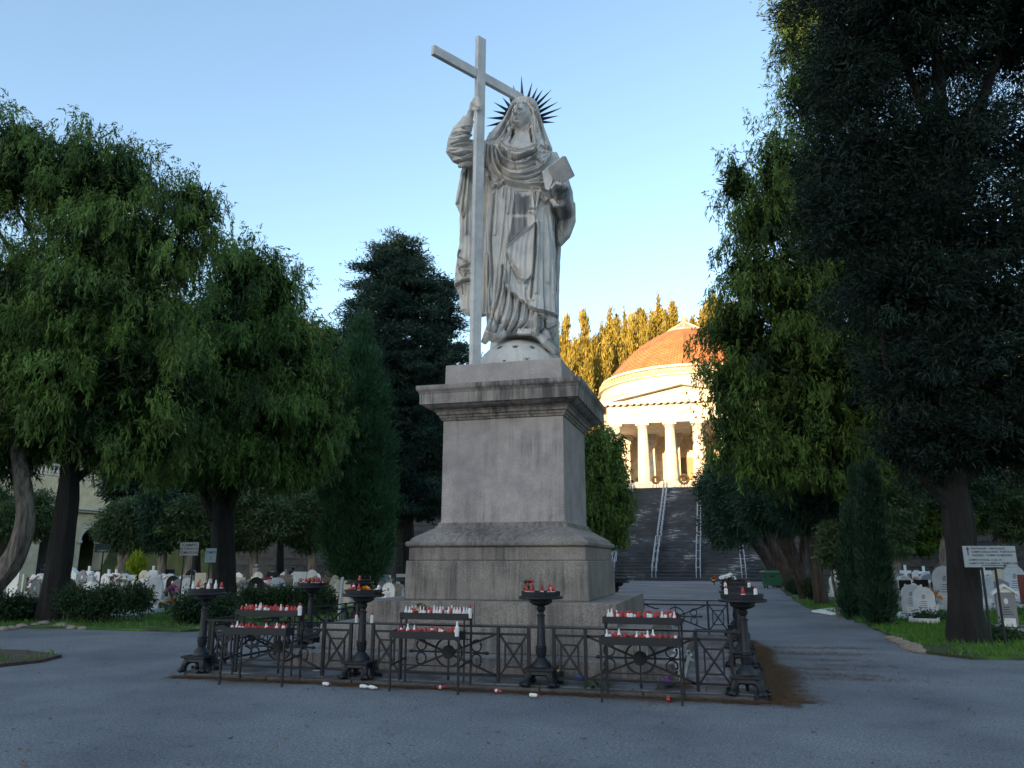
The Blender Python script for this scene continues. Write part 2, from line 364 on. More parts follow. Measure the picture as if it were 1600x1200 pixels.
p2 = step_profile(ye, half*rise, nst-half, (84.9-ye)/(nst-half), rise)
for nm_, pr, z_ in (('lower_flight', p1, half*rise), ('upper_flight', p2, SZ)):
    mb = MB(); yb = pr[-1][0]
    prismx(mb, pr+[(yb+(1.5 if pr is p1 else .35), z_), (yb+(1.5 if pr is p1 else .35), -.5), (pr[0][0], -.5)], AX-7.55, AX+7.55); mb.build(nm_, M['slate'], st, (AX, SY, 0))
def sz(y):
    if y < p1[-1][0]: return (y-SY)/(run*.93)*rise
    if y < ye: return half*rise
    return half*rise+(y-ye)/((84.9-ye)/(nst-half))*rise
for xo in (-5.27, -1.76, 1.76, 5.27):
    mb = MB()
    ys = [SY+.2, p1[-1][0]-.05, ye+.1, 84.6]
    for a, b in ((ys[0], ys[1]), (ys[2], ys[3])):
        for dx in (-.16, .16):
            for hgt in (.55, .98): mb.tube([(xo+dx, a-SY, sz(a)+hgt), (xo+dx, b-SY, sz(b)+hgt)], .035, 6)
        k = max(2, int((b-a)/1.1))
        for i in range(k+1):
            y = a+(b-a)*i/k
            for dx in (-.16, .16): mb.tube([(xo+dx, y-SY, sz(y)-.02), (xo+dx, y-SY, sz(y)+1.0)], .035, 6)
            mb.tube([(xo-.16, y-SY, sz(y)+.98), (xo+.16, y-SY, sz(y)+.98)], .03, 6)
    mb.build('handrail', M['steel'], st)
for s_, x0, x1, nm_, lb in ((-1, -46, AX-7.6, 'retaining_wall', 'dark stepped retaining wall behind the left burial field'), (1, AX+7.6, 52, 'retaining_wall', 'dark stepped retaining wall behind the right burial field')):
    mb = MB(); pr = step_profile(65.6, 0, 13, .5, .62)
    prismx(mb, pr+[(72.1, 8.06), (72.4, 8.06), (72.4, 9.3), (73.4, 9.3), (73.4, -.5), (65.6, -.5)], x0, x1)
    tag(mb.build(nm_, M['walldark']), lb, 'wall')
mb = MB(); mb.box((AX, 89.6, 4.3), (27.2, 8.7, 9.7)); mb.box((AX, 112, 4.3), (27, 36, 9.6))
o = mb.build('terrace', M['walldark']); o['kind'] = 'structure'
# ------------------------------------------------------------------ domed temple
M['temple'] = M_stone('temple marble', (.60, .56, .50), .06, .15, (.3, .26, .2), .6, 4)
M['temple_trim'] = M_simple('temple ornament', (.5, .36, .2), .7, .2, 5)
def M_dome():
    m, nt, p = newmat('dome scale tiles'); p.inputs['Roughness'].default_value = .7
    tc = nt.nodes.new('ShaderNodeTexCoord'); bt = nt.nodes.new('ShaderNodeTexBrick'); nt.links.new(tc.outputs['UV'], bt.inputs['Vector'])
    bt.inputs['Scale'].default_value = 1; bt.inputs['Brick Width'].default_value = 1/84; bt.inputs['Row Height'].default_value = 1/34; bt.inputs['Mortar Size'].default_value = .0016
    bt.inputs['Color1'].default_value = (.37, .155, .055, 1); bt.inputs['Color2'].default_value = (.43, .195, .075, 1); bt.inputs['Mortar'].default_value = (.24, .09, .032, 1)
    a = tex_noise(nt, .6, 4); r = ramp(nt, a.outputs[0], [(.3, (.7, .68, .65)), (.7, (1.1, 1.1, 1.1))]); nt.links.new(mixc(nt, 1.0, bt.outputs[0], r.outputs[0], 'MULTIPLY'), p.inputs['Base Color'])
    bump(nt, p, bt.outputs['Fac'], -.06); return m
M['dome'] = M_dome()
TY = 95.0; TB = 10.76; TT = 18.08
tp = thing('domed_temple', 'sunlit neoclassical temple with columned portico and round tiled dome', 'temple', (AX, TY, 0))
def tb(mb, name, mat, parent=None, **k): return mb.build(name, mat, parent or tp, None if parent else (AX, TY, 0), **k)
mb = MB()
for i in range(4): mb.box((AX, 104-2+i*.35, 9.2+.39*i+.0), (25.2-1.4*i+(.0), 24-.7*i, .40))
mb.box((AX, 105, 9.6), (21, 24, 2.31)); tb(mb, 'podium', M['temple'])
def column(x, y, z0, z1, r0, r1, nm_='column'):
    mb = MB(); n = 96; rs = []
    for t in np.linspace(0, 1, 9):
        r = r0+(r1-r0)*(t**1.3); rs.append([(x+(r-.055*r*abs(math.cos(10*math.pi*2*i/n)))*math.cos(2*math.pi*i/n), y+(r-.055*r*abs(math.cos(10*math.pi*2*i/n)))*math.sin(2*math.pi*i/n), z0+(z1-.62-z0)*t) for i in range(n)])
    mb.rings(rs); c_ = tb(mb, nm_, M['temple'])
    mb = MB(); mb.lathe([(r1*.98, z1-.64), (r1*1.02, z1-.56), (r1*1.32, z1-.32), (r1*1.36, z1-.27)], 32, (x, y, 0)); mb.box((x, y, z1-.135), (r1*2.85, r1*2.85, .27)); c = tb(mb, 'capital', M['temple'], None); c.parent = c_; c.location = (0, 0, 0)
for xo in (-8.25, -4.95, -1.65, 1.65, 4.95, 8.25): column(AX+xo, TY, TB, TT, .78, .58)
for xo in (-8.25, -4.95, -1.65, 1.65, 4.95, 8.25):
    mb = MB(); x = AX+xo; mb.box((x, 104.2, (TB+16.9)/2), (1.35, 1.2, 16.9-TB)); mb.box((x, 104.2, 17.2), (1.75, 1.6, .6)); mb.box((x, 104.2, 17.8), (2.1, 1.9, .58)); tb(mb, 'inner_pillar', M['temple'])
mb = MB(); WY = 106.0
mb.box((AX, WY+.4, (TB+TT)/2), (20.6, .8, TT-TB))
for xo in (-10.0, 10.0): mb.box((AX+xo, (103+WY)/2, (TB+TT)/2), (.7, WY-103-.02, TT-TB-.01))
tb(mb, 'portico_wall', M['temple'])
ze, za = zfit(AX, TY, 632), zfit(AX, TY-1, 592)
mb = MB(); mb.box((AX, (TY-.85+WY+1)/2, TT+.55), (18.5, WY+1-TY+.85, 1.1)); mb.box((AX, (TY-.9+WY+1)/2, TT+1.16), (18.7, WY+1-TY+.95, .16))
mb.box((AX, (TY-.83+WY+1)/2, (TT+1.24+ze)/2), (18.44, WY+1-TY+.83, ze-TT-1.24)); tb(mb, 'entablature', M['temple'])
mb = MB(); mb.box((AX, (TY-1.5+WY+1)/2, ze+.28), (20.6, WY+1-TY+1.5, .34))
for i in range(24): mb.box((AX-9.4+18.8*i/23, TY-1.1, ze+.05), (.42, .7, .14))
mb.prism([(AX-10.3, ze+.46), (AX-8.9, ze+.46), (AX, za-.75), (AX+8.9, ze+.46), (AX+10.3, ze+.46), (AX, za)], TY-1.5, WY+6); tb(mb, 'cornice', M['temple'])
mb = MB(); mb.prism([(AX-9.2, ze+.45), (AX+9.2, ze+.45), (AX, za-.7)], TY-.7, WY+5.8); tb(mb, 'pediment', M['temple'])
TC = 119.0; TR = 13.6
zc0 = zfit(AX, TC-TR, 600); zan = zfit(AX, TC-TR, 583); zdb = zfit(AX, TC-TR, 566); zcap = zfit(AX, TC, 521); ztip = zfit(AX, TC, 504)
mb = MB(); mb.lathe([(13.0, 8.9), (13.0, zc0-1.8), (13.25, zc0-1.7), (13.3, zc0-.7), (13.9, zc0-.35), (14.0, zc0+.15), (13.5, zc0+.25), (13.3, zan-.15), (13.75, zan-.05), (13.75, zan+.12), (12.9, zan+.16), (12.9, zdb-.55), (13.3, zdb-.4), (13.3, zdb-.1), (12.4, zdb)], 96, (AX, TC, 0)); tb(mb, 'drum', M['temple'], smooth=.5)
for i in range(56):
    a = math.pi*1.0+math.pi*(i+.5)/56; mb = MB(); c_ = (AX+13.5*math.cos(a), TC+13.5*math.sin(a))
    r_ = [(-.3, 0), (.3, 0), (.36, .3), (.18, .62), (0, .86), (-.18, .62), (-.36, .3)]; ca, sa = -math.sin(a), math.cos(a)
    vs = [(c_[0]+u*ca+d*math.cos(a), c_[1]+u*sa+d*math.sin(a), zan+.1+v) for d in (-.08, .12) for u, v in r_]; mb.add(vs, [tuple(range(7)), tuple(range(13, 6, -1))]+[(k, 7+k, 7+(k+1) % 7, (k+1) % 7) for k in range(7)]); tb(mb, 'antefix', M['temple_trim'])
# dome with uv for its scale pattern
nu, nv = 120, 28; rs = []
for j in range(nv+1):
    t = j/nv; rr_ = 12.6-(12.6-2.6)*t; z_ = zdb+(zcap-zdb)*(1.62*t-.62*t*t)
    rs.append([(AX+max(rr_, 2.6)*math.cos(2*math.pi*i/nu), TC+max(rr_, 2.6)*math.sin(2*math.pi*i/nu), z_+.05) for i in range(nu)])
mb = MB(); mb.rings(rs, cap=True); dm = tb(mb, 'dome', M['dome'], smooth=.6); uv = dm.data.uv_layers.new(name='UVMap')
for pl in dm.data.polygons:
    for li in pl.loop_indices:
        v = dm.data.vertices[dm.data.loops[li].vertex_index].co; a = (math.atan2(v.y-(TC-TY), v.x)/(2*math.pi)+.25) % 1.0; uv.data[li].uv = (a, (v.z-zdb)/(zcap-zdb))
mb = MB(); mb.lathe([(3.1, zcap-.25), (3.15, zcap+.05), (2.85, zcap+.15), (.35, ztip-.1), (.2, ztip)], 24, (AX, TC, 0)); ln = tb(mb, 'lantern', M_simple('lantern glazing', (.42, .27, .2), .35, .2))
mb = MB()
for i in range(12):
    a = 2*math.pi*i/12; mb.tube([(AX+2.9*math.cos(a), TC+2.9*math.sin(a), zcap+.18), (AX+.3*math.cos(a), TC+.3*math.sin(a), ztip)], .09, 5)
tb(mb, 'lantern_ribs', M['cream'])
mb = MB(); mb.sphere((AX, TC, ztip+.45), .5); mb.bar((AX, TC, ztip+.9), (AX, TC, ztip+2.9), .14); mb.bar((AX-.7, TC, ztip+2.2), (AX+.7, TC, ztip+2.2), .14); tb(mb, 'finial_cross', M['temple_trim'])
mb = MB(); mb.box((AX, WY-.1, TB+2.35), (2.7, .2, 4.7)); dr = tb(mb, 'door_frame', M['temple'])
M['bronze'] = M_simple('bronze', (.16, .12, .065), .45, .3, 8, .5)
mb = MB(); mb.box((AX, WY-.24, TB+2.2), (2.1, .1, 4.3))
for sx in (-.5, .5):
    for k in range(4): mb.box((AX+sx, WY-.31, TB+.65+k*1.03), (.72, .06, .75)); mb.box((AX+sx, WY-.36, TB+.65+k*1.03), (.4, .05, .4))
tb(mb, 'door', M['bronze'])
for xo in (-6.4, 6.4):
    mb = MB(); mb.box((AX+xo, WY-.1, TB+1.0), (1.25, .16, 1.75)); mb.box((AX+xo, WY-.2, TB+1.0), (1.0, .06, 1.5)); tb(mb, 'plaque', M['bronze'])
M['wreath'] = M_simple('dry laurel', (.16, .10, .035), .8, .5, 14, bmp=.05)
for xo, lb in ((-2.95, 'round laurel wreath on a stand left of the temple door'), (0.1, 'large double laurel wreath on a stand before the temple door'), (3.0, 'round laurel wreath on a stand right of the temple door')):
    t = thing('wreath_stand', lb, 'wreath', (AX+xo, 86.6, 9.15), 0, 'laurel wreaths at the head of the staircase'); mb = MB(); big = .62 if abs(xo) < 1 else .5
    rs_ = []
    for i in range(25):
        a = 2*math.pi*i/24; q = .14+.03*math.sin(a*11); rs_.append([((big-.14+q*math.cos(b))*math.cos(a), q*math.sin(b)*.8-.02*math.cos(b), 1.15+(big-.14+q*math.cos(b))*math.sin(a)) for b in np.linspace(0, 2*math.pi, 9)[:-1]])
    mb.rings(rs_, cap=False)
    mb.build('wreath', M['wreath'], t, smooth=True); mb = MB()
    for s_ in (-1, 1): mb.tube([(s_*.4, -.3, 0), (s_*.12, .15, 1.5)], .03, 6)
    mb.tube([(0, .7, 0), (0, .16, 1.5)], .03, 6); mb.build('tripod', M['iron'], t)
    if abs(xo) < 1: mb = MB(); mb.sphere((0, -.02, 1.15), .26, sc_=(1, .4, 1)); mb.build('boss', M['wreath'], t)
# ------------------------------------------------------------------ arcade on the left
M['ochre'] = M_simple('ochre render', (.62, .52, .34), .8, .25, 1.2)
M['ochre_trim'] = M_simple('pale moulding', (.6, .55, .46), .7, .15, 2)
M['shade'] = M_simple('inner wall in painted shade', (.16, .14, .12), .9, .3, 2)  # dark wall colour stands in for the shade inside the arcade
XA = -66.0; ab = thing('arcade_building', 'long cream arcaded gallery with round arches and balustrade behind the left graves', 'building', (XA, 80, 0))
mb = MB(); imp = MB(); key = MB(); bay = 5.2; y0 = 52.0; nb = 11
for i in range(nb):
    a = y0+i*bay; c_ = a+bay/2; ra = 1.42; zs = 3.55; arc = [(c_-ra*math.cos(t), zs+ra*math.sin(t)) for t in np.linspace(0, math.pi, 15)]
    poly = [(a, 0), (a, 6.5), (a+bay, 6.5), (a+bay, 0), (c_+ra, 0)]+arc[::-1]+[(c_-ra, 0)]
    n = len(poly); vs = [(XA, p[0], p[1]) for p in poly]+[(XA-.9, p[0], p[1]) for p in poly]
    # strips around the arch keep the faces simple
    top = [(XA, y, 6.5) for y in np.linspace(a, a+bay, 15)]
    for d in (0, -.9):
        mb.add([(XA+d, p[0], p[1]) for p in arc]+[(XA+d, t[1], 6.5) for t in top], [(k, k+1, 15+k+1, 15+k) for k in range(14)])
        mb.add([(XA+d, a, 0), (XA+d, c_-ra, 0), (XA+d, c_-ra, zs), (XA+d, a, 6.5)], [(0, 1, 2, 3)])
        mb.add([(XA+d, a+bay, 0), (XA+d, c_+ra, 0), (XA+d, c_+ra, zs), (XA+d, a+bay, 6.5)], [(0, 1, 2, 3)])
    full = [(c_-ra, 0)]+arc+[(c_+ra, 0)]
    mb.add([(XA+d, p[0], p[1]) for d in (0, -.9) for p in full], [(k, k+1, len(full)+k+1, len(full)+k) for k in range(len(full)-1)])
    for s_ in (-1, 1): imp.box((XA-.4, c_+s_*(ra+.28), zs), (1.15, .62, .26))
    for k in range(13):
        t0, t1 = math.pi*k/13, math.pi*(k+1)/13
        imp.add([(XA+.06, c_-r_*math.cos(t), zs+.13+r_*math.sin(t)) for r_ in (ra, ra+.3) for t in (t0, t1)]+[(XA-.02, c_-r_*math.cos(t), zs+.13+r_*math.sin(t)) for r_ in (ra+.3,) for t in (t0, t1)], [(0, 1, 3, 2), (2, 3, 5, 4)])
    key.box((XA+.08, c_, zs+ra+.38), (.3, .42, .7))
mb.build('wall', M['ochre'], ab, (XA, 80, 0)); imp.build('arch_moulding', M['ochre_trim'], ab, (XA, 80, 0)); key.build('keystones', M['ochre_trim'], ab, (XA, 80, 0))
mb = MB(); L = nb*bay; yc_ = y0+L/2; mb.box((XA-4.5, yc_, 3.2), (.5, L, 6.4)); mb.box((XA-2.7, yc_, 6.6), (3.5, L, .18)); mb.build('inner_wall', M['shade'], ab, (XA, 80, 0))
mb = MB(); mb.box((XA-.3, yc_, 6.72), (1.5, L, .24)); mb.box((XA-.2, yc_, 6.97), (2.0, L, .24)); mb.build('cornice', M['ochre_trim'], ab, (XA, 80, 0))
mb = MB(); mb.box((XA-2.8, yc_, 8.6), (4.8, L, 3.0)); mb.build('attic', M['ochre'], ab, (XA, 80, 0))
mb = MB(); mb.box((XA-.6, yc_, 10.25), (.5, L, .2)); mb.box((XA-.6, yc_, 11.3), (.5, L, .2))
for i in range(int(L/.5)): mb.lathe([(.09, 10.36), (.15, 10.6), (.07, 10.9), (.12, 11.2)], 6, (XA-.6, y0+.25+i*.5, 0))
mb.build('balustrade', M['ochre_trim'], ab, (XA, 80, 0))
# ================================================================== MONUMENT
MX, MY = -3.72, 14.3
ped = thing('pedestal', 'tall stepped granite pedestal with moulded cornice carrying the marble statue', 'pedestal', (MX, MY, 0))
def sq(nm_, prof, mat, bev=.018, joints=None):
    mb = MB(); mb.square(prof); return mb.build(nm_, mat, ped, bevel=bev)
def course(nm_, wd, z0, z1, mat, nblk, seed):
    """a course of separate big blocks with narrow joints"""
    rr = np.random.default_rng(seed); mb = MB(); mb.square([(wd-.02, z0), (wd-.02, z1-.01)])
    cuts = np.concatenate([[-wd], np.sort(np.linspace(-wd, wd, nblk+1)[1:-1]+rr.uniform(-.2, .2, nblk-1)), [wd]])
    for s in range(4):
        c_, s_ = math.cos(s*math.pi/2), math.sin(s*math.pi/2)
        for a, b in zip(cuts[:-1], cuts[1:]):
            a2 = a+(.62 if a == -wd else .003); b2 = b-.003
            if b2-a2 < .1: continue
            x, y = (a2+b2)/2, -wd+.31; mb.box((c_*x-s_*y, s_*x+c_*y, (z0+z1)/2), (b2-a2, .62, z1-z0), s*math.pi/2)
    return mb.build(nm_, mat, ped, bevel=.014)
course('step', 3.075, 0, .27, M['granite_low'], 4, 1); course('step', 2.612, .27, .648, M['granite_low'], 3, 2); course('step', 2.107, .648, .996, M['granite_low'], 2, 3)
sq('plinth_block', [(1.603, .996), (1.590, 1.64)], M['granite_low'])
sq('plinth_block', [(1.556, 1.64), (1.552, 1.868)], M['granite_low'])
ogee = [(1.55, 1.868), (1.575, 1.872), (1.60, 1.895), (1.605, 1.93), (1.59, 1.962), (1.545, 1.972)]+[(1.545-.335*t, 1.975+.225*(t**.6)*(1-.25*math.sin(t*math.pi)*(1-t))) for t in np.linspace(.06, 1, 9)]+[(1.205, 2.235), (1.175, 2.24), (1.17, 2.275), (1.15, 2.30)]
sq('base_moulding', ogee, M['granite_low'], 0)
sq('dado', [(1.135, 2.29), (1.128, 2.33), (1.125, 2.4), (1.12, 4.15)], M['granite'], 0)
cor = [(1.12, 4.15), (1.15, 4.155), (1.155, 4.195), (1.175, 4.20), (1.185, 4.245), (1.215, 4.25), (1.235, 4.31), (1.255, 4.315), (1.262, 4.345), (1.30, 4.35)]+[(1.30+.13*t, 4.35+.06*t**2.2) for t in np.linspace(.2, 1, 5)]+[(1.466, 4.415), (1.470, 4.60), (1.478, 4.61), (1.49, 4.64), (1.515, 4.67), (1.523, 4.70), (1.523, 4.755), (1.12, 4.83)]
sq('cornice', cor, M['granite_dark'], 0)
sq('top_block', [(1.112, 4.80), (1.107, 5.212)], M['granite'])
# ---- paving round the monument
def M_paving():
    m, nt, p = newmat('bluestone slabs'); p.inputs['Roughness'].default_value = .7
    tc = nt.nodes.new('ShaderNodeTexCoord'); bt = nt.nodes.new('ShaderNodeTexBrick'); nt.links.new(tc.outputs['Object'], bt.inputs['Vector']); bt.inputs['Scale'].default_value = 1.5
    bt.inputs['Color1'].default_value = (.12, .125, .135, 1); bt.inputs['Color2'].default_value = (.2, .2, .2, 1); bt.inputs['Mortar'].default_value = (.04, .035, .03, 1); bt.inputs['Mortar Size'].default_value = .018; bt.inputs['Brick Width'].default_value = .9; bt.inputs['Row Height'].default_value = .6
    a = tex_noise(nt, 2.2, 5, .7); r = ramp(nt, a.outputs[0], [(.4, (.35, .27, .2)), (.58, (1, 1, 1))]); nt.links.new(mixc(nt, 1.0, bt.outputs[0], r.outputs[0], 'MULTIPLY'), p.inputs['Base Color']); bump(nt, p, bt.outputs['Fac'], -.01); return m
FH = 3.88; FX = -3.68; FY = 14.28          # fence square
mb = MB(); h_ = FH+.07; mb.square([(h_, .0), (h_, .055), (h_-.01, .06)], (FX, FY, 0)); o = mb.build('paving', M_paving()); o['kind'] = 'structure'
mb = MB()
for s in range(4):
    c_, s_ = math.cos(s*math.pi/2), math.sin(s*math.pi/2)
    for k in range(6):
        x = -h_+.2+(2*h_+.0)*(k+.5)/6-.2; y = -h_-.08; mb.box((FX+c_*x-s_*y, FY+s_*x+c_*y, .025), (2*h_/6-.012, .16, .05), s*math.pi/2)
o = mb.build('kerb', M['walldark'], bevel=.01); o['kind'] = 'structure'
# ---- litter of needles
def needles(name, n, fn, seed, label, k=1.0, kw_=1.0):
    rr = np.random.default_rng(seed); X, Y = fn(rr, n); n = len(X); a = rr.uniform(0, 6.283, n); L = k*rr.uniform(.015, .05, n); wd = kw_*rr.uniform(.002, .006, n); z = .006+np.abs(rr.normal(0, .008, n))
    c_, s_ = np.cos(a), np.sin(a); z2 = z+rr.uniform(0, .015, n)
    V = np.stack([np.stack([X-c_*L-s_*wd, Y-s_*L+c_*wd, z], 1), np.stack([X-c_*L+s_*wd, Y-s_*L-c_*wd, z], 1), np.stack([X+c_*L, Y+s_*L, z2], 1)], 1)
    me = np_mesh(name, V.reshape(-1, 3), tris=np.arange(3*n).reshape(-1, 3), tint=np.repeat(rr.uniform(0, 1, n), 3)); o = link_mesh(name, me, M['needles']); tag(o, label, 'litter', None, 'stuff')
def strip_right(rr, n):
    y = rr.uniform(10.2, 17.5, n); x = FX+h_+.17+np.abs(rr.normal(0, .24, n))*np.clip(1.15-(y-10.2)/9, .3, 1)+.25*np.sin(y*2.1)*.3; return x, y
def strip_front(rr, n):
    x = rr.uniform(FX-h_-.2, FX+h_+.5, n); y = FY-h_-.16-np.abs(rr.normal(0, .10+.08*np.sin(x*1.7)**2, n)); return x, y
def drift(rr, n):
    k = rr.integers(0, 9, n); cx = np.array([1.2, 1.6, 1.9, 1.3, 2.0, 1.5, 2.2, 1.1, 1.75])[k]; cy = np.array([13.4, 14.6, 13.9, 15.4, 15.6, 12.8, 16.6, 16.4, 12.4])[k]; return cx+rr.normal(0, .42, n), cy+rr.normal(0, .13, n)
def scatter(rr, n): return rr.uniform(-13, 6, n), rr.uniform(5.5, 17, n)
needles('needle_litter', 40000, strip_right, 1, 'thick brown strip of fallen needles along the right side of the fence')
needles('needle_litter', 9000, strip_front, 2, 'thin brown line of fallen needles along the front kerb')
needles('needle_litter', 4500, drift, 3, 'loose brown drifts of needles on the path right of the monument')
needles('needle_litter', 5000, scatter, 4, 'dark twigs and leaves scattered over the asphalt')
needles('leaf_litter', 900, scatter, 5, 'small dead leaves scattered over the asphalt before the monument', .7, 4.0)
def soilbed(nm_, poly, z):
    mb = MB(); n = len(poly); mb.add([(p[0], p[1], z) for p in poly], [tuple(range(n))]); o = mb.build(nm_, M['dirt']); o['kind'] = 'structure'
e = []
for i in range(40):
    y = 10.1+7*i/39; e.append((FX+h_+.17+(.24+.12*math.sin(y*5)+.10*math.sin(y*11+1)+.07*math.sin(y*23))*min(1, 1.25-(y-10.1)/8), y))
soilbed('needle_bed', [(FX+h_+.16, 10.1)]+e+[(FX+h_+.16, 17.1)], .004)
e = [(FX-h_-.1+i*(2*h_+.6)/70, FY-h_-.17-.13-.06*math.sin(i*.9)-.05*math.sin(i*2.3+1)) for i in range(71)]
soilbed('needle_bed', e+[(FX+h_+.4, FY-h_-.165), (FX-h_-.1, FY-h_-.165)], .004)
# ------------------------------------------------------------------ fence
def fence_side(label, rz):
    t = thing('iron_fence', label, 'fence', (FX, FY, 0), rz, 'four sides of the fence around the monument'); yb = -FH
    def bb(mb, a, b, w_=.03, d_=.03): mb.bar(a, b, w_, d_)
    mb = MB(); mb.bar((-FH+.04, yb, .775), (FH-.04, yb, .775), .05, .022); mb.build('top_rail', M['iron'], t)
    pitch = 2*FH/3
    for k in range(3):
        x0 = -FH+k*pitch; segs = [(x0+.17, x0+.59, 'x'), (x0+.59, x0+pitch-.59, 'r'), (x0+pitch-.59, x0+pitch-.17, 'x')]
        for px in (x0+.17, x0+.59, x0+pitch-.59, x0+pitch-.17):
            mb = MB(); mb.box((px, yb, .41), (.042, .042, .72)); mb.build('post', M['iron'], t)
        for a, b, kd in segs:
            a += .021; b -= .021; mb = MB(); zt, zb = .68, .15; c_ = (a+b)/2
            if kd == 'x':
                bb(mb, (a, yb, zt), (b, yb, zt)); bb(mb, (a, yb, zb), (b, yb, zb))
                ia, ib, it, ibm = a+(b-a)*.2, b-(b-a)*.2, zt-(zt-zb)*.22, zb+(zt-zb)*.22
                for p, q in (((ia, it), (ib, it)), ((ib, it), (ib, ibm)), ((ib, ibm), (ia, ibm)), ((ia, ibm), (ia, it))): bb(mb, (p[0], yb, p[1]), (q[0], yb, q[1]), .022, .022)
                bb(mb, (a, yb-.004, zt), (b, yb-.004, zb), .022, .026); bb(mb, (a, yb+.004, zb), (b, yb+.004, zt), .022, .026); mb.build('cross_panel', M['iron'], t)
            else:
                zc = .43; bb(mb, (a, yb, zt), (b, yb, zt)); bb(mb, (a, yb, zb), (b, yb, zb))
                bb(mb, (a, yb-.004, zt), (b, yb-.004, zb), .022, .028); bb(mb, (a, yb+.004, zb), (b, yb+.004, zt), .022, .028)
                bb(mb, (c_-.52, yb, zc), (c_+.52, yb, zc), .02, .024); bb(mb, (c_, yb, .1), (c_, yb, zt), .02, .024)
                for s_ in (-1, 1):
                    mb.lathe([(.001, 0), (.028, .03), (.012, .06), (.03, .08), (.001, .13)], 8, (0, 0, 0)) if False else None
                    mb.sphere((c_+s_*.54, yb, zc), .026, 8, 6, (1.5, .8, .9))
                    for v in (-1, 1):      # C scrolls
                        pts = [(c_+s_*(.40-.075*math.cos(q)*(1-.045*q)), yb, zc+v*(.085-.075*math.sin(q)*(1-.045*q))) for q in np.linspace(-2.2, 3.6, 22)]; mb.tube(pts, .011, 6)
                        mb.sphere(pts[-1], .018, 8, 6); mb.sphere(pts[0], .018, 8, 6)
                mb.sphere((c_, yb, .1), .024, 8, 6, (.9, .8, 1.5))
                rp = mb.build('rosette_panel', M['iron'], t)
                mb = MB(); mb.rings([[(c_+(.19+.014*math.cos(q))*math.cos(u), yb+.016*math.sin(q), zc+(.19+.014*math.cos(q))*math.sin(u)) for q in np.linspace(0, 2*math.pi, 7)[:-1]] for u in np.linspace(0, 2*math.pi, 37)], cap=False)
                mb.build('ring', M['iron'], rp, smooth=True); mb = MB()
                for r_, d in ((.088, .05), (.06, .075), (.03, .095)): mb.rings([[(c_+r_*math.cos(u), yb+s_*d/2, zc+r_*math.sin(u)) for u in np.linspace(0, 2*math.pi, 25)[:-1]] for s_ in (-1, 1)])
                mb.build('boss', M['iron'], rp)
    return t
fence_side('front run of the black iron fence behind the candle racks', 0)
fence_side('right run of the black iron fence beside the needle strewn path', math.pi/2)
fence_side('rear run of the black iron fence facing the staircase', math.pi)
fence_side('left run of the black iron fence beside the lawn and hedge', -math.pi/2)
# ------------------------------------------------------------------ candle basins
def make_basin():
    t = thing('candle_stand', 'x', 'candle stand', (0, 0, 0))
    for k in range(4):
        a = math.pi/4+k*math.pi/2; mb = MB(); c_, s_ = math.cos(a), math.sin(a)
        mb.tube([(c_*.13, s_*.13, .17), (c_*.19, s_*.19, .15), (c_*.225, s_*.225, .09), (c_*.215, s_*.215, .05)], [.05, .055, .045, .04], 8)
        mb.sphere((c_*.24, s_*.24, .035), .062, 10, 7, (1, 1, .6))
        for j in (-1, 0, 1): b = a+j*.24; mb.sphere((math.cos(b)*.285, math.sin(b)*.285, .028), .028, 8, 6, (1, 1, .9))
        mb.build('lion_paw', M['iron'], t, smooth=True)
    mb = MB(); mb.square([(.15, .13), (.17, .15), (.165, .19), (.2, .20), (.2, .225), (.15, .235)]); mb.build('base', M['iron'], t)
    mb = MB(); mb.lathe([(.13, .23), (.125, .26), (.09, .30), (.065, .335), (.05, .35), (.06, .36), (.066, .40), (.074, .44), (.062, .455), (.074, .465), (.074, .485), (.06, .495), (.056, .51), (.047, .86), (.06, .865), (.06, .88), (.04, .89), (.038, .92), (.058, .95), (.06, .975), (.046, .995), (.075, 1.01)], 20); mb.build('shaft', M['iron'], t, smooth=.6)
    mb = MB(); mb.lathe([(.06, 1.0), (.11, 1.015), (.15, 1.04), (.155, 1.085), (.29, 1.09), (.298, 1.10), (.298, 1.118), (.286, 1.125), (.25, 1.13)], 28); mb.build('bowl', M['iron'], t, smooth=.6)
    mb = MB(); mb.lathe([(.255, 1.12), (.262, 1.185), (.252, 1.185), (.246, 1.135), (.02, 1.13)], 28, cap=False); mb.build('tray', M['iron'], t, smooth=.6)
    return t
bas = make_basin(); pitch = 2*FH/3; basins = {}
cor4 = {(0, 0): 'at the front left fence corner', (1, 0): 'topped with red and yellow flowers', (2, 0): 'with a ring of red candles', (3, 0): 'at the front right fence corner',
        (0, 1): 'on the left fence, nearer', (0, 2): 'on the left fence, farther', (0, 3): 'at the rear left fence corner', (1, 3): 'on the rear fence behind the pedestal', (2, 3): 'just right behind the pedestal', (3, 3): 'carrying a white bouquet',
        (3, 1): 'on the right fence, nearer', (3, 2): 'on the right fence, farther'}
first = True
for (i, j), lb in cor4.items():
    x, y = FX-FH+i*pitch, FY-FH+j*pitch
    if (i, j) == (0, 1): x, y = x+.12, y+.35
    o = bas if first else copy_tree(bas); first = False
    o.location = (x, y, .055 if 0 < i < 3 or 0 < j < 3 else .05); o.rotation_euler.z = random.uniform(-.06, .06); tag(o, 'black iron paw footed candle stand '+lb, 'candle stand', 'candle stands of the fence'); basins[(i, j)] = (x, y)
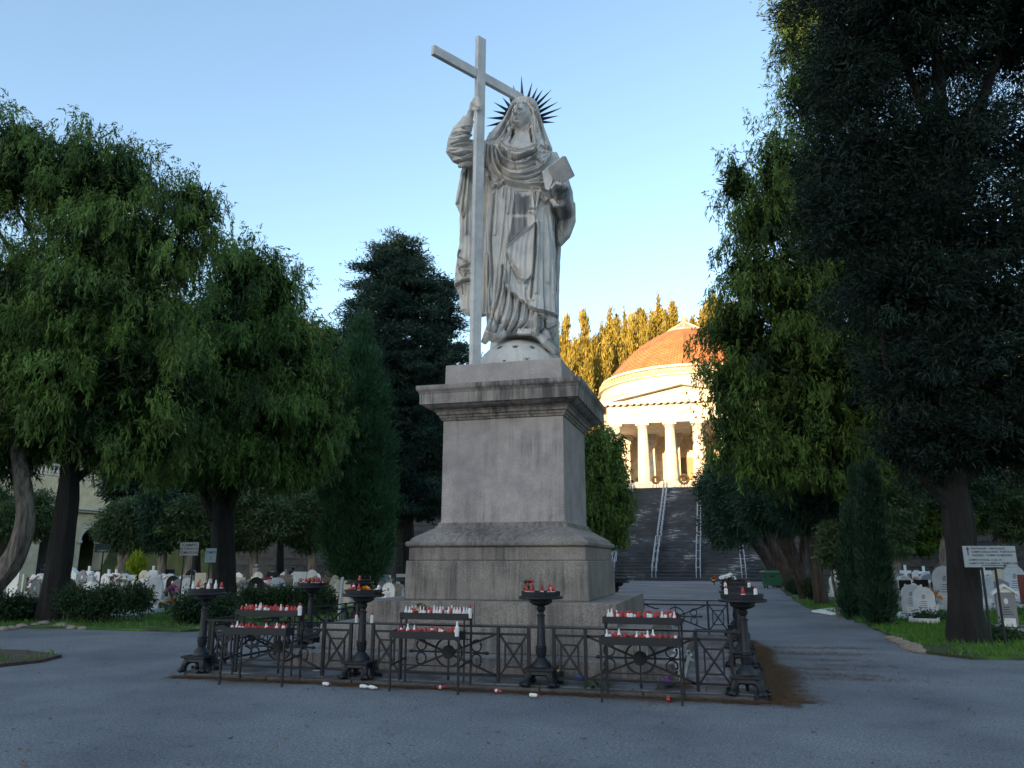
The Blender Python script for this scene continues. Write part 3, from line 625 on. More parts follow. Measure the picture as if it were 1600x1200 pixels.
# ------------------------------------------------------------------ racks
def make_rack():
    t = thing('candle_rack', 'x', 'candle rack', (0, 0, 0)); W = .96
    def tray(nm_, y, z, d=.2, hh=.085):
        mb = MB(); mb.box((W/2, y, z), (W, d, .012))
        for s_ in (-1, 1): mb.box((W/2, y+s_*d/2, z+hh/2-.01), (W+.012, .012, hh))
        for s_ in (0, 1): mb.box((s_*W, y, z+hh/2-.01), (.012, d, hh))
        mb.build(nm_, M['iron'], t)
    tray('lower_tray', .11, .665, .22, .095); tray('upper_tray', .40, .885)
    for x in (.012, W-.012):
        for y, z in ((.012, .665), (.49, .96)):
            mb = MB(); mb.box((x, y, z/2), (.024, .024, z)); mb.build('leg', M['iron'], t)
    for x in (.03, W-.03):
        mb = MB(); mb.box((x, .27, .5), (.02, .02, .8)); mb.build('leg', M['iron'], t)
    mb = MB()
    for x in (.012, W-.012): mb.bar((x, .02, .32), (x, .49, .36), .018)
    mb.bar((.01, .49, .62), (W-.01, .49, .62), .016); mb.bar((.01, .27, .30), (W-.01, .27, .30), .014); mb.build('stretcher', M['iron'], t)
    return t
rk = make_rack(); racks = []
for k, ((x, y, a), lb) in enumerate((((-4.26, 9.74, -.02), 'two tier black candle rack in the centre, its upper tier lined with white bottles'), ((-6.72, 9.66, .03), 'two tier black candle rack on the left in front of the fence'), ((-1.50, 9.68, -.01), 'two tier black candle rack on the right in front of the fence'))):
    o = rk if k == 0 else copy_tree(rk); o.location = (x, y, 0); o.rotation_euler.z = a; tag(o, lb, 'candle rack', 'candle racks before the fence'); racks.append((x, y, a))
# ------------------------------------------------------------------ candles: one mesh per look, an object each
def candle_mesh(kind):
    mb = MB()
    if kind == 'red': mb.mi = 0; mb.lathe([(.020, 0), (.022, .01), (.022, .075), (.016, .09)], 8); mb.mi = 1; mb.lathe([(.0225, .02), (.0225, .05)], 8, cap=False); mb.mi = 0; mb.lathe([(.017, .09), (.015, .105), (.004, .125)], 8)
    elif kind == 'white': mb.mi = 1; mb.lathe([(.021, 0), (.022, .01), (.022, .085), (.012, .10)], 8); mb.mi = 0; mb.lathe([(.013, .10), (.013, .115), (.003, .132)], 8)
    elif kind == 'clear': mb.mi = 1; mb.lathe([(.020, 0), (.023, .01), (.023, .08), (.010, .11), (.009, .14), (.004, .145)], 8)
    else: mb.mi = 0; mb.lathe([(.03, 0), (.031, .04), (.027, .045), (.026, .015), (.002, .012)], 10)
    o = mb.build('votive_candle', [M['red'], M['wax']]); me = o.data; bpy.data.objects.remove(o); return me
CM = {k: candle_mesh(k) for k in ('red', 'white', 'clear', 'cup')}
CL = {'red': 'red candle', 'white': 'white red-capped candle', 'clear': 'pale bottle candle', 'cup': 'low red cup candle'}
def candle(kind, p, label, grp, rot=(0, 0, 0), s=1.0):
    o = bpy.data.objects.new('votive_candle', CM[kind]); COL.objects.link(o); o.location = tuple(map(float, p)); o.rotation_euler = rot; o.scale = (s,)*3
    tag(o, label, 'candle', grp); return o
crr = random.Random(3)
for ri, (rx, ry, ra) in enumerate(racks):
    rn = ('centre', 'left', 'right')[ri]; ca, sa = math.cos(ra), math.sin(ra)
    for tier, ty, tz, rows in (('upper', .40, .891, ((.335, 21), (.44, 18))), ('lower', .11, .671, ((.05, 19), (.16, 17)))):
        for rw, (yy, n) in enumerate(rows):
            idx = 0
            for i in range(n):
                if crr.random() < (.08 if tier == 'upper' else .2): continue
                x = .05+(.86)*(i+.5)/n+crr.uniform(-.012, .012); y = yy+crr.uniform(-.02, .02)
                kd = crr.choice(('red', 'white', 'clear', 'white', 'clear') if (ri == 0 and tier == 'upper') else (('red', 'red', 'white', 'red', 'clear') if tier == 'upper' else ('cup', 'red', 'cup', 'white', 'red', 'clear', 'cup')))
                s_ = crr.uniform(.95, 1.15) if tier == 'upper' else crr.uniform(.9, 1.12)
                candle(kd, (rx+ca*x-sa*y, ry+sa*x+ca*y, tz+(.045 if kd == 'cup' else 0)), '%s, %s from left, %s row, %s tier, %s rack' % (CL[kd], ORD[idx], ('front', 'back')[rw], tier, rn), 'votive candles on the racks', (0, 0, crr.uniform(0, 6)), s_); idx += 1
for ri, (bx, kd) in enumerate(((.985, 'white'), (.985, 'white'), (.93, 'clear'))):
    rx, ry, ra = racks[(1, 0, 0)[ri]]; candle(kd, (rx+bx-(.0 if ri else .0), ry+(.33 if ri < 2 else -.02), .90 if ri < 2 else .70), ('white votive candle with red cap hung on the right end of the left rack', 'white votive candle with red cap hung on the right end of the centre rack', 'pale bottle shaped candle hung on the lower right corner of the centre rack')[ri], 'votive candles on the racks', (0, 0, 0), 1.3)
nb_ = {(0, 0): (5, 'rrcw'), (1, 0): (3, 'crw'), (2, 0): (12, 'rrrwrk'), (3, 0): (3, 'wwr'), (0, 1): (10, 'rrrk'), (0, 2): (4, 'rk'), (3, 1): (3, 'kw'), (3, 3): (1, 'r')}
kk = {'r': 'red', 'w': 'white', 'c': 'clear', 'k': 'cup'}
for (i, j), (n, ch) in nb_.items():
    x, y = basins[(i, j)]
    for k in range(n):
        a = 2*math.pi*(k+.3)/n+crr.uniform(-.1, .1); r_ = .21 if n < 8 or k % 3 else .12; kd = kk[crr.choice(ch)]
        px = proj((x+r_*math.cos(a), y+r_*math.sin(a), 1.2))[0]
        candle(kd, (x+r_*math.cos(a), y+r_*math.sin(a), 1.19), '%s, %s on the stand %s' % (CL[kd], ORD[k], cor4[(i, j)]), 'votive candles on the stands', (0, 0, a), 1.1)
lay = (math.pi/2, 0, 0)
for (px, py), kd, lb in (((683, 1079), 'red', 'red candle lying on the kerb before the centre rack'), ((773, 1084), 'red', 'red candle lying on the kerb right of the centre rack'), ((828, 1091), 'white', 'white candle with red cap lying before the right front candle stand'), ((563, 1077), 'clear', 'pale candle lying at the foot of the flowered candle stand, left of a pair'), ((577, 1078), 'clear', 'pale candle lying at the foot of the flowered candle stand, right of a pair'), ((505, 1073), 'white', 'white candle with red cap lying on the kerb left of the flowered stand'), ((489, 1057), 'clear', 'pale candle lying on the paving inside the left front fence'), ((1043, 1098), 'cup', 'red cup dropped on the kerb under the right rack')):
    p = gp(px, py); candle(kd, (p[0], p[1], .09 if py < 1060 else .04), lb, 'fallen votive candles', (math.pi/2, 0, crr.uniform(1.0, 2.2)), 1.0)
for (px, py), z, lb in (((552, 971), .79, 'white candle standing on the top rail left of the flowered stand, nearer one'), ((577, 969), .79, 'white candle standing on the fence rail right of the flowered stand')):
    x = FX-FH+(px-315)/276*pitch+.0; candle('white', (FX-FH+pitch+(px-562)/107.0, FY-FH, .786), lb, 'candles on the fence rail', s=1.1)
# ------------------------------------------------------------------ flowers
def bloom(mb, c, r, rr, n=7):
    ax = Vector((rr.uniform(-.6, .6), rr.uniform(-.9, .2), 1)).normalized(); q = ax.to_track_quat('Z', 'Y').to_matrix()
    for ring, (s_, lift) in enumerate(((1, .25), (.62, .6))):
        for k in range(n):
            a = 2*math.pi*(k+ring*.5)/n; d = .45
            P = [(0, 0, 0), (math.cos(a-d)*r*.7*s_, math.sin(a-d)*r*.7*s_, r*lift*.8), (math.cos(a)*r*s_, math.sin(a)*r*s_, r*lift), (math.cos(a+d)*r*.7*s_, math.sin(a+d)*r*.7*s_, r*lift*.8)]
            mb.add([tuple(q@Vector(p)+Vector(c)) for p in P], [(0, 1, 2, 3)])
def make_bouquet(mats, seed, pot=None, spread=.16, h=.3, nb=9, br=.055, lean=0):
    rr = random.Random(seed); t = thing('flowers', 'x', 'flowers'); z0 = .14 if pot else .0
    if pot: mb = MB(); mb.lathe([(.055, 0), (.08, .13), (.088, .13), (.088, .16), (.075, .16), (.07, .12)], 12); mb.build('pot', pot, t)
    mb = MB()
    for i in range(46):
        a = rr.uniform(0, 6.28); r_ = spread*rr.uniform(.1, 1.15); zt = z0+h*rr.uniform(.25, .95); b = rr.uniform(0, 6.28); w_ = rr.uniform(.012, .028); L = rr.uniform(.06, .12)
        p0 = np.array([r_*math.cos(a), r_*math.sin(a), zt]); d = np.array([math.cos(b), math.sin(b), rr.uniform(-.2, .8)]); d /= np.linalg.norm(d); s_ = np.cross(d, (0, 0, 1)); s_ /= np.linalg.norm(s_)+1e-6
        mb.add([p0, p0+d*L*.5+s_*w_, p0+d*L, p0+d*L*.5-s_*w_], [(0, 1, 2, 3)])
    for i in range(nb): mb.tube([(0, 0, z0*.6), (rr.uniform(-1, 1)*spread*.6, rr.uniform(-1, 1)*spread*.6, z0+h*.8)], .006, 4)
    mb.build('leaves', M['leafgreen'], t); mb = MB()
    for i in range(nb):
        a = rr.uniform(0, 6.28); r_ = spread*math.sqrt(rr.random()); mb.mi = rr.randrange(len(mats)); bloom(mb, (r_*math.cos(a), r_*math.sin(a), z0+h*(1-.45*(r_/spread)**2)+rr.uniform(-.03, .03)), br*rr.uniform(.8, 1.2), rr)
    mb.build('petals', [M['flower_'+m] for m in mats], t); return t
def place(t, p, label, group=None, rz=0, s=1.0):
    t.location = tuple(map(float, p)); t.rotation_euler.z = rz; t.scale = (s,)*3; tag(t, label, 'flowers', group); return t
bx, by = basins[(1, 0)]
place(make_bouquet(['red', 'pink', 'red'], 1, None, .09, .10, 6, .05), (bx-.15, by-.03, 1.13), 'red and pink flowers on the left side of the second front candle stand')
place(make_bouquet(['orange', 'yellow'], 2, None, .06, .12, 4, .06), (bx+.0, by, 1.13), 'orange yellow flower at the centre of the second front candle stand')
place(make_bouquet(['white', 'red'], 3, None, .08, .10, 4, .045), (bx+.18, by, 1.13), 'white and red flowers on the right side of the second front candle stand')
bx, by = basins[(2, 0)]
place(make_bouquet(['red'], 4, None, .07, .26, 2, .075), (bx-.19, by, 1.13), 'dark red flower with green leaves on the candle stand of red candles')
mb = MB(); mb.sphere((0, 0, .05), .055, 12, 8, (1, 1, .85)); mb.lathe([(.02, .08), (.024, .12)], 8); o = mb.build('white_vase', M['wax'], smooth=True); o.location = (bx-.15, by-.12, 1.13); tag(o, 'round white vase among the red candles on the candle stand', 'vase')
bx, by = basins[(3, 3)]
place(make_bouquet(['white'], 5, None, .22, .16, 14, .07), (bx-.12, by, 1.14), 'white bouquet lying on the rear right candle stand')
place(make_bouquet(['red', 'yellow'], 15, None, .05, .18, 3, .05), (bx-.42, by, 1.1), 'small red and yellow flowers beside the white bouquet')
rx, ry, ra = racks[0]; place(make_bouquet(['orange', 'white', 'orange'], 6, None, .07, .17, 5, .05), (rx+.28, ry+.38, .89), 'orange and white flowers standing among bottles on the centre rack')
p = gp(1030, 1062, .06); t = place(make_bouquet(['white'], 7, None, .16, .42, 12, .05), (-.62, 11.1, .06), 'white bouquet with dark leaves in clear wrap leaning inside the right front fence')
mb = MB(); mb.rings([[(r_*math.cos(a)*(1+.1*math.sin(5*a)), r_*math.sin(a), z) for a in np.linspace(0, 6.283, 15)[:-1]] for r_, z in ((.03, 0), (.08, .18), (.13, .34))], cap=False); mb.build('wrapping', M['wax'], t)
p = gp(1045, 1084); place(make_bouquet(['pink', 'purple', 'purple'], 8, None, .17, .08, 9, .05), (p[0], p[1]+.12, .06), 'bundle of pink and purple flowers lying under the right rack')
p = gp(1070, 1082); place(make_bouquet(['orange', 'yellow'], 9, None, .1, .05, 5, .05), (p[0], p[1]+.1, .06), 'orange flowers lying on the paving right of the purple bundle')
p = gp(935, 1084); place(make_bouquet(['yellow'], 10, None, .26, .06, 1, .03), (p[0], p[1]+.05, .05), 'green sprigs lying on the kerb left of the right rack')
p = gp(873, 1065); place(make_bouquet(['yellow'], 12, None, .06, .06, 4, .03), (p[0], p[1], .06), 'small yellow flowers on the paving behind the front fence')
mb = MB(); mb.tube([(-.07, 0, .03), (.05, 0, .03), (.07, 0, .03), (.1, 0, .03)], [.03, .03, .012, .012], 10); o = mb.build('plastic_bottle', M['blue']); p = gp(907, 1071); o.location = (p[0], p[1], .06); tag(o, 'blue plastic bottle lying on the paving behind the fence', 'bottle')
# ================================================================== STATUE
D0 = float((np.array([MX, MY, 0])-CAM)@hd); SB = np.array([MX, MY, 5.212])
def S(px, py, dy=0.0): return at(px, py, D0+dy)
def c2(X, Y): return (750+X/8.571, 110+Y/8.571)
def c3(X, Y): return (690+X/6.0, 200+Y/6.0)
def c4(X, Y): return (700+X/6.316, 380+Y/6.316)
def M_marble(name, base, dark, warm):
    m, nt, p = newmat(name); p.inputs['Roughness'].default_value = .55
    at_ = nt.nodes.new('ShaderNodeAttribute'); at_.attribute_name = 'tint'
    a = tex_noise(nt, 1.6, 5, .65); ra = ramp(nt, a.outputs[0], [(.32, tuple(x*.72 for x in base)), (.5, base), (.66, warm)])
    s_ = tex_noise(nt, 1.0, 5, .75, mapscale=(13, 13, 1.0)); s2 = tex_noise(nt, 1.4, 3, .6); ma = nt.nodes.new('ShaderNodeMath'); ma.operation = 'MULTIPLY'; nt.links.new(s_.outputs[0], ma.inputs[0]); nt.links.new(s2.outputs[0], ma.inputs[1])
    rs = ramp(nt, ma.outputs[0], [(.28, (0, 0, 0)), (.43, (.45,)*3)]); k = mixc(nt, rs.outputs[0], ra.outputs[0], dark)
    mt = nt.nodes.new('ShaderNodeMath'); mt.operation = 'MULTIPLY_ADD'; nt.links.new(s_.outputs[0], mt.inputs[0]); mt.inputs[1].default_value = 1.3; mt.inputs[2].default_value = -.65
    ad = nt.nodes.new('ShaderNodeMath'); ad.operation = 'ADD'; nt.links.new(at_.outputs['Fac'], ad.inputs[0])
    mm = nt.nodes.new('ShaderNodeMath'); mm.operation = 'MULTIPLY'; nt.links.new(at_.outputs['Fac'], mm.inputs[0]); nt.links.new(mt.outputs[0], mm.inputs[1]); nt.links.new(mm.outputs[0], ad.inputs[1]); ad.use_clamp = True
    k = mixc(nt, ad.outputs[0], k, (.075, .07, .075)); nt.links.new(k, p.inputs['Base Color']); f = tex_noise(nt, 60, 3); bump(nt, p, f.outputs[0], .004, .35); return m
M['marble'] = M_marble('weathered statue marble', (.56, .53, .49), (.16, .145, .13), (.64, .575, .49))
M['cross'] = M_stone('cross marble', (.64, .63, .62), .05, .32, (.24, .24, .25), .5, 8)
M['verdigris'] = M_simple('dark oxidised metal', (.035, .05, .055), .5, .35, 8, .4)
M['booktone'] = M_stone('stained marble book', (.3, .285, .27), .12, .7, (.07, .065, .06), .6, 9)
stt = thing('marble_statue', 'colossal weathered marble statue of a veiled woman with rayed halo, tall cross and book', 'statue', SB)
body = MB()
def loft(rows, n=56, fold=None, p=2.3):
    rs = []
    for r in rows:
        py, xl, xr, dy, b = r; c_ = S((xl+xr)/2, py, dy); a = np.linalg.norm(S(xr, py, dy)-S(xl, py, dy))/2; ring = []
        for i in range(n):
            t = 2*math.pi*i/n; ct, st_ = math.cos(t), math.sin(t); q = 1.0
            if fold: q = 1+fold(py, t)
            ring.append(c_+rt*(a*q*math.copysign(abs(ct)**(2/p), ct))+hd*(b*q*math.copysign(abs(st_)**(2/p), st_)))
        rs.append(ring)
    body.rings(rs)
def fold_tunic(py, t):
    k = np.clip((py-295)/200, 0, 1); return (.012+.035*k)*math.sin(11*t+1.2*math.sin(2*t)+py*.006)+(.008+.02*k)*math.sin(23*t+2+py*.01)
loft([(222, 790, 842, .02, .24), (228, 768, 858, .02, .36), (238, 759, 862, .0, .43), (252, 758, 864, -.02, .47), (266, 763, 864, -.03, .49), (282, 767, 862, -.02, .47), (297, 766, 858, 0, .45)], p=2.4)
loft([(288, 768, 858, 0, .44), (300, 764, 858, 0, .45), (318, 762, 862, 0, .47), (350, 760, 866, 0, .50), (400, 760, 866, 0, .52), (450, 762, 867, 0, .55), (500, 763, 870, -.02, .6), (514, 764, 870, -.03, .62), (524, 767, 868, -.02, .57), (533, 774, 862, 0, .46)], n=120, fold=fold_tunic, p=2.5)
loft([(300, 790, 874, .38, .22), (360, 780, 878, .40, .25), (440, 775, 874, .42, .28), (520, 768, 873, .42, .32), (566, 764, 876, .42, .36)], p=3)       # mantle falling behind
loft([(258, 724, 766, .06, .10), (268, 721, 766, .06, .14), (300, 716, 766, .05, .16), (330, 719, 768, .06, .17), (383, 718, 770, .06, .18), (398, 715, 770, .05, .18), (430, 712, 770, .04, .19), (447, 711, 770, .04, .19), (462, 719, 768, .05, .16), (484, 721, 768, .06, .14), (493, 731, 766, .06, .1)], n=64, fold=lambda py, t: .07*math.sin(9*t+py*.02), p=2)
loft([(262, 722, 736, -.1, .1), (290, 716, 736, -.1, .12), (318, 711, 732, -.1, .1), (328, 716, 730, -.1, .07), (338, 721, 725, -.1, .03)], n=24)
# veil, neck
loft([(155.5, 812, 827, .02, .10), (158, 804, 834, .05, .2), (163, 798, 839, .09, .27), (176, 793, 843, .12, .30), (190, 785, 847, .15, .32), (204, 771, 852, .17, .32), (217, 760, 857, .17, .33), (230, 756, 862, .14, .32), (240, 760, 863, .1, .3)], fold=lambda py, t: .025*math.sin(13*t), p=2)
body.tube([S(818, 232, -.08), S(817, 215, -.10), S(815, 196, -.12)], [.235, .20, .19], 20)
# head with a face, turned to the left and lifted
hc = S(813.5, 183, -.25); n1, n2 = 88, 64; yaw, pit, rol = R(-24), R(-5), R(-3)
Fz = -hd*math.cos(pit)+zz*math.sin(pit); Fx = rt.copy()
Fz = Fz*math.cos(yaw)+Fx*math.sin(yaw); Fz /= np.linalg.norm(Fz); Fx = np.cross(Fz, zz); Fx /= -np.linalg.norm(Fx) if (np.cross(Fz, zz)@rt) < 0 else np.linalg.norm(Fx); Fu = np.cross(Fx, -Fz); Fu = Fu if Fu[2] > 0 else -Fu
def ga(x, s_): return math.exp(-(x/s_)**2)
rs = []
for j in range(n2+1):
    ph = -math.pi/2+math.pi*j/n2; ring = []
    for i in range(n1):
        th = 2*math.pi*i/n1; x = .19*math.cos(ph)*math.cos(th); y = .235*math.cos(ph)*math.sin(th); z = .295*math.sin(ph)
        if z < 0: x *= 1-.30*(-z/.295)**1.6
        d = 0
        if y > .02:
            ax_ = abs(x); d += 1.6*(.02*ga(z-.085, .03)*ga(ax_-.07, .07)-.045*ga(ax_-.078, .042)*ga(z-.035, .032)+.024*ga(ax_-.078, .026)*ga(z-.03, .016))
            nose = np.clip((.075-z)/.14, 0, 1) if z > -.068 else max(0, 1-(-.068-z)/.02); d += (.03+.085*nose**1.3)*ga(x, .026+.014*nose)*(1 if z < .09 else ga(z-.09, .03))
            d += 1.6*(.024*ga(z+.112, .014)*ga(x, .05)+.022*ga(z+.143, .016)*ga(x, .045)-.026*ga(z+.127, .008)*ga(x, .05)-.016*ga(z+.085, .012)*ga(x, .03)-.012*ga(z+.172, .016)*ga(x, .05)+.034*ga(z+.215, .04)*ga(x, .06)+.012*ga(ax_-.11, .05)*ga(z+.04, .05))
        ring.append(hc+Fx*x+Fz*(y+d)+Fu*z)
    rs.append(ring)
body.rings(rs)
hr_ = random.Random(4)      # wavy hair along both cheeks and over the brow
for s_, pts in ((-1, [c2(515, 425), c2(440, 470), c2(400, 560), c2(385, 680), c2(395, 800), c2(350, 900), c2(300, 960)]), (-1, [c2(520, 440), c2(430, 520), c2(408, 640), c2(415, 760), c2(375, 880)]),
                (1, [c2(560, 425), c2(640, 450), c2(690, 540), c2(700, 650), c2(715, 760), c2(725, 880), c2(755, 990), c2(790, 1130)]), (1, [c2(600, 440), c2(665, 520), c2(690, 640), c2(700, 800), c2(735, 930), c2(740, 1060)]), (1, [c2(660, 450), c2(725, 560), c2(745, 700), c2(760, 840), c2(790, 960), c2(800, 1080)])):
    for q in range(2):
        P = []
        for k, p in enumerate(pts): P.append(S(p[0]+1.2*math.sin(k*1.9+q*2)+(q-.5)*2.0, p[1], -.27+.025*k*(1 if k < 3 else .2)+.03*q-(.0 if k < 4 else .05*(k-3))))
        body.tube(P, [.03, .04, .045, .045, .045, .045, .04, .035][:len(P)], 8)
# raised right arm with its rucked sleeve
body.tube([S(775, 243, .02), S(752, 243, -.05), S(728, 240, -.18), S(716, 236, -.28)], [.30, .28, .29, .26], 20)
body.tube([S(719, 250, -.22), S(714, 236, -.3), S(716, 221, -.36), S(722, 206, -.41), S(728, 195, -.45), S(732, 186, -.47)], [.16, .235, .225, .20, .155, .125], 20)
for k, (p, q, r_) in enumerate((((703, 229), (738, 222), .05), ((704, 240), (737, 232), .055), ((709, 218), (737, 211), .045), ((714, 207), (737, 204), .04), ((707, 250), (737, 244), .05), ((719, 197), (737, 196), .03), ((716, 260), (738, 256), .05))):
    dd = -.34-.2*(240-p[1])/40 if p[1] < 240 else -.34; a_, b_ = np.array(p), np.array(q)
    P = [S(*(a_+(b_-a_)*t), dd-.14*math.sin(math.pi*t)) for t in np.linspace(.05, 1, 7)]; body.tube(P, [r_*.7, r_, r_*1.1, r_*1.1, r_, r_*.9, r_*.5], 8)
wr = S(735, 178, -.50); body.tube([S(731, 190, -.46), wr, S(738, 171, -.56), S(741, 164, -.63)], [.11, .088, .085, .08], 12, flat=.85)
body.tube([S(737, 174, -.54), S(741, 163, -.63), S(743.5, 156, -.66)], [.075, .10, .07], 12, flat=.7)
CD = -.70        # depth of the cross shaft
for k, (y0_, y1_, xe) in enumerate(((153, 155.5, 749), (156.5, 159.5, 751.5), (160.5, 164.5, 752.5), (164.5, 169.5, 751.5))):
    body.tube([S(742+k*.4, y0_+2, CD+.02), S(744.5+k*.3, y0_, CD-.13), S((744.5+xe)/2+.8, (y0_+y1_)/2-.4, CD-.175), S(xe-.6, y1_, CD-.155), S(xe+.4, y1_+1.8, CD-.10)], [.042, .040, .037, .033, .024], 9)
body.tube([S(740, 170, CD+.10), S(743, 172, CD-.03), S(747, 171.5, CD-.13), S(750, 169.5, CD-.14)], [.045, .042, .036, .026], 9)
# left arm folded forward under the book
body.tube([S(856, 246, .02), S(868, 272, .06), S(878, 305, .05), S(881, 326, -.05)], [.22, .23, .24, .22], 16)
body.tube([S(884, 333, .0), S(882, 322, -.25), S(876, 308, -.5)], [.20, .19, .15], 16); body.tube([S(876, 312, -.44), S(873, 301, -.62), S(872, 296, -.68)], [.10, .088, .085], 12)
body.tube([S(884, 318, -.02), S(886, 345, .08), S(880, 368, .14), S(872, 384, .18)], [.20, .19, .15, .06], 14)
body.tube([S(874, 318, -.55), S(884, 312, -.40), S(888, 300, -.28), S(884, 292, -.3)], [.05, .055, .055, .04], 8); body.tube([S(862, 312, -.5), S(868, 321, -.6), S(877, 322, -.56), S(886, 312, -.42)], [.05, .05, .055, .05], 8)
for k, (x0_, xt, yt) in enumerate(((864.5, 861.5, 293), (868, 866, 286.5), (872, 870.5, 284.5), (876, 875.5, 286))):
    body.tube([S(x0_+1, 300, -.70), S(x0_, 294, -.80), S(xt, (yt+292)/2, -.86), S(xt, yt, -.82)], [.040, .041, .036, .028], 9)
body.tube([S(877, 300, -.66), S(882, 295, -.74), S(884, 290, -.76)], [.045, .038, .028], 9)
# foot and trailing hem
for k in range(5): body.tube([S(812+k*3.6, 516.5, -.56), S(811+k*4.1, 519.5, -.70), S(810.5+k*4.2, 522.5, -.74)], [.05, .042, .028], 8)
for pts, r_ in (([c4(440, 760), c4(400, 900), c4(350, 985)], .1), ([c4(520, 820), c4(470, 920), c4(430, 965)], .085), ([c4(600, 840), c4(540, 905), c4(470, 975)], .07), ([c4(870, 880), c4(960, 980), c4(1060, 1070), c4(1100, 1085)], .08), ([c4(960, 870), c4(985, 950), c4(1020, 1010)], .08), ([c4(690, 830), c4(760, 800), c4(840, 800)], .06), ([c4(800, 840), c4(850, 890), c4(900, 940)], .07)):
    body.tube([S(*p, -.50-.1*(k == 1)) for k, p in enumerate(pts)], [r_*.8]+[r_]*(len(pts)-2)+[r_*.6], 10)
tmp = body.build('figure', M['marble']); md = tmp.modifiers.new('remesh', 'REMESH'); md.mode = 'VOXEL'; md.voxel_size = .0125; md.use_smooth_shade = True
me = bpy.data.meshes.new_from_object(tmp.evaluated_get(bpy.context.evaluated_depsgraph_get())); bpy.data.objects.remove(tmp)
nV = len(me.vertices); co = np.empty(nV*3, np.float32); me.vertices.foreach_get('co', co); co = co.reshape(-1, 3).astype(float)
nrm = np.empty(nV*3, np.float32); me.vertices.foreach_get('normal', nrm); nrm = nrm.reshape(-1, 3)
q = co-CAM; kz = q@fwd; PX = 800+F*(q@rt)/kz; PY = 600-F*(q@upv)/kz; DY = (co-np.array([MX, MY, 0]))@hd
face = np.clip((-(nrm@hd)-.05)/.5, 0, 1); Hh = np.zeros(nV); stain_shade = np.zeros(nV)
def seg_dist(X, Y, a, b):
    a = np.array(a, float); b = np.array(b, float); d = b-a; t = np.clip(((X-a[0])*d[0]+(Y-a[1])*d[1])/(d@d+1e-9), 0, 1); return np.hypot(X-a[0]-t*d[0], Y-a[1]-t*d[1])
def smooth_line(pts, m_=4):
    P = np.array(pts, float); out = []
    for i in range(len(P)-1):
        p0, p1, p2_, p3 = P[max(i-1, 0)], P[i], P[i+1], P[min(i+2, len(P)-1)]
        for t in np.linspace(0, 1, m_, endpoint=False): out.append(.5*((2*p1)+(-p0+p2_)*t+(2*p0-5*p1+4*p2_-p3)*t*t+(-p0+3*p1-3*p2_+p3)*t**3))
    return out+[P[-1]]
def stroke(pts, wd, amp, lo=-9, hi=9, side=True):
    global Hh
    pts = smooth_line(pts); P = np.array(pts); sel = np.where((PX > P[:, 0].min()-wd*4) & (PX < P[:, 0].max()+wd*4) & (PY > P[:, 1].min()-wd*4) & (PY < P[:, 1].max()+wd*4) & (DY > lo) & (DY < hi))[0]
    if not len(sel): return
    X, Y = PX[sel], PY[sel]; d = np.full(len(sel), 1e9)
    for a, b in zip(pts[:-1], pts[1:]): d = np.minimum(d, seg_dist(X, Y, a, b))
    Hh[sel] += 1.25*amp*((np.exp(-(d/wd)**2) if amp > 0 else 1.15*np.exp(-(d/(.72*wd))**1.25))-.3*np.exp(-((d-2.1*wd)/(1.1*wd))**2))
def poly_sd(pts):
    pts = [tuple(p) for p in pts]; d = np.full(nV, 1e9)
    for a, b in zip(pts, pts[1:]+pts[:1]): d = np.minimum(d, seg_dist(PX, PY, a, b))
    return np.where(in_poly(PX, PY, pts), d, -d)
def plateau(pts, hgt, edge=1.1, roll=.035, sm=3):
    global Hh
    P = smooth_line(list(pts)+[pts[0]], sm)[:-1] if sm > 1 else pts
    s_ = poly_sd(P); t = np.clip(s_/edge*.5+.5, 0, 1); Hh += np.where(DY < .25, hgt*t*t*(3-2*t)+roll*np.exp(-((s_-1.6)/1.3)**2)*(s_ > -1), 0)
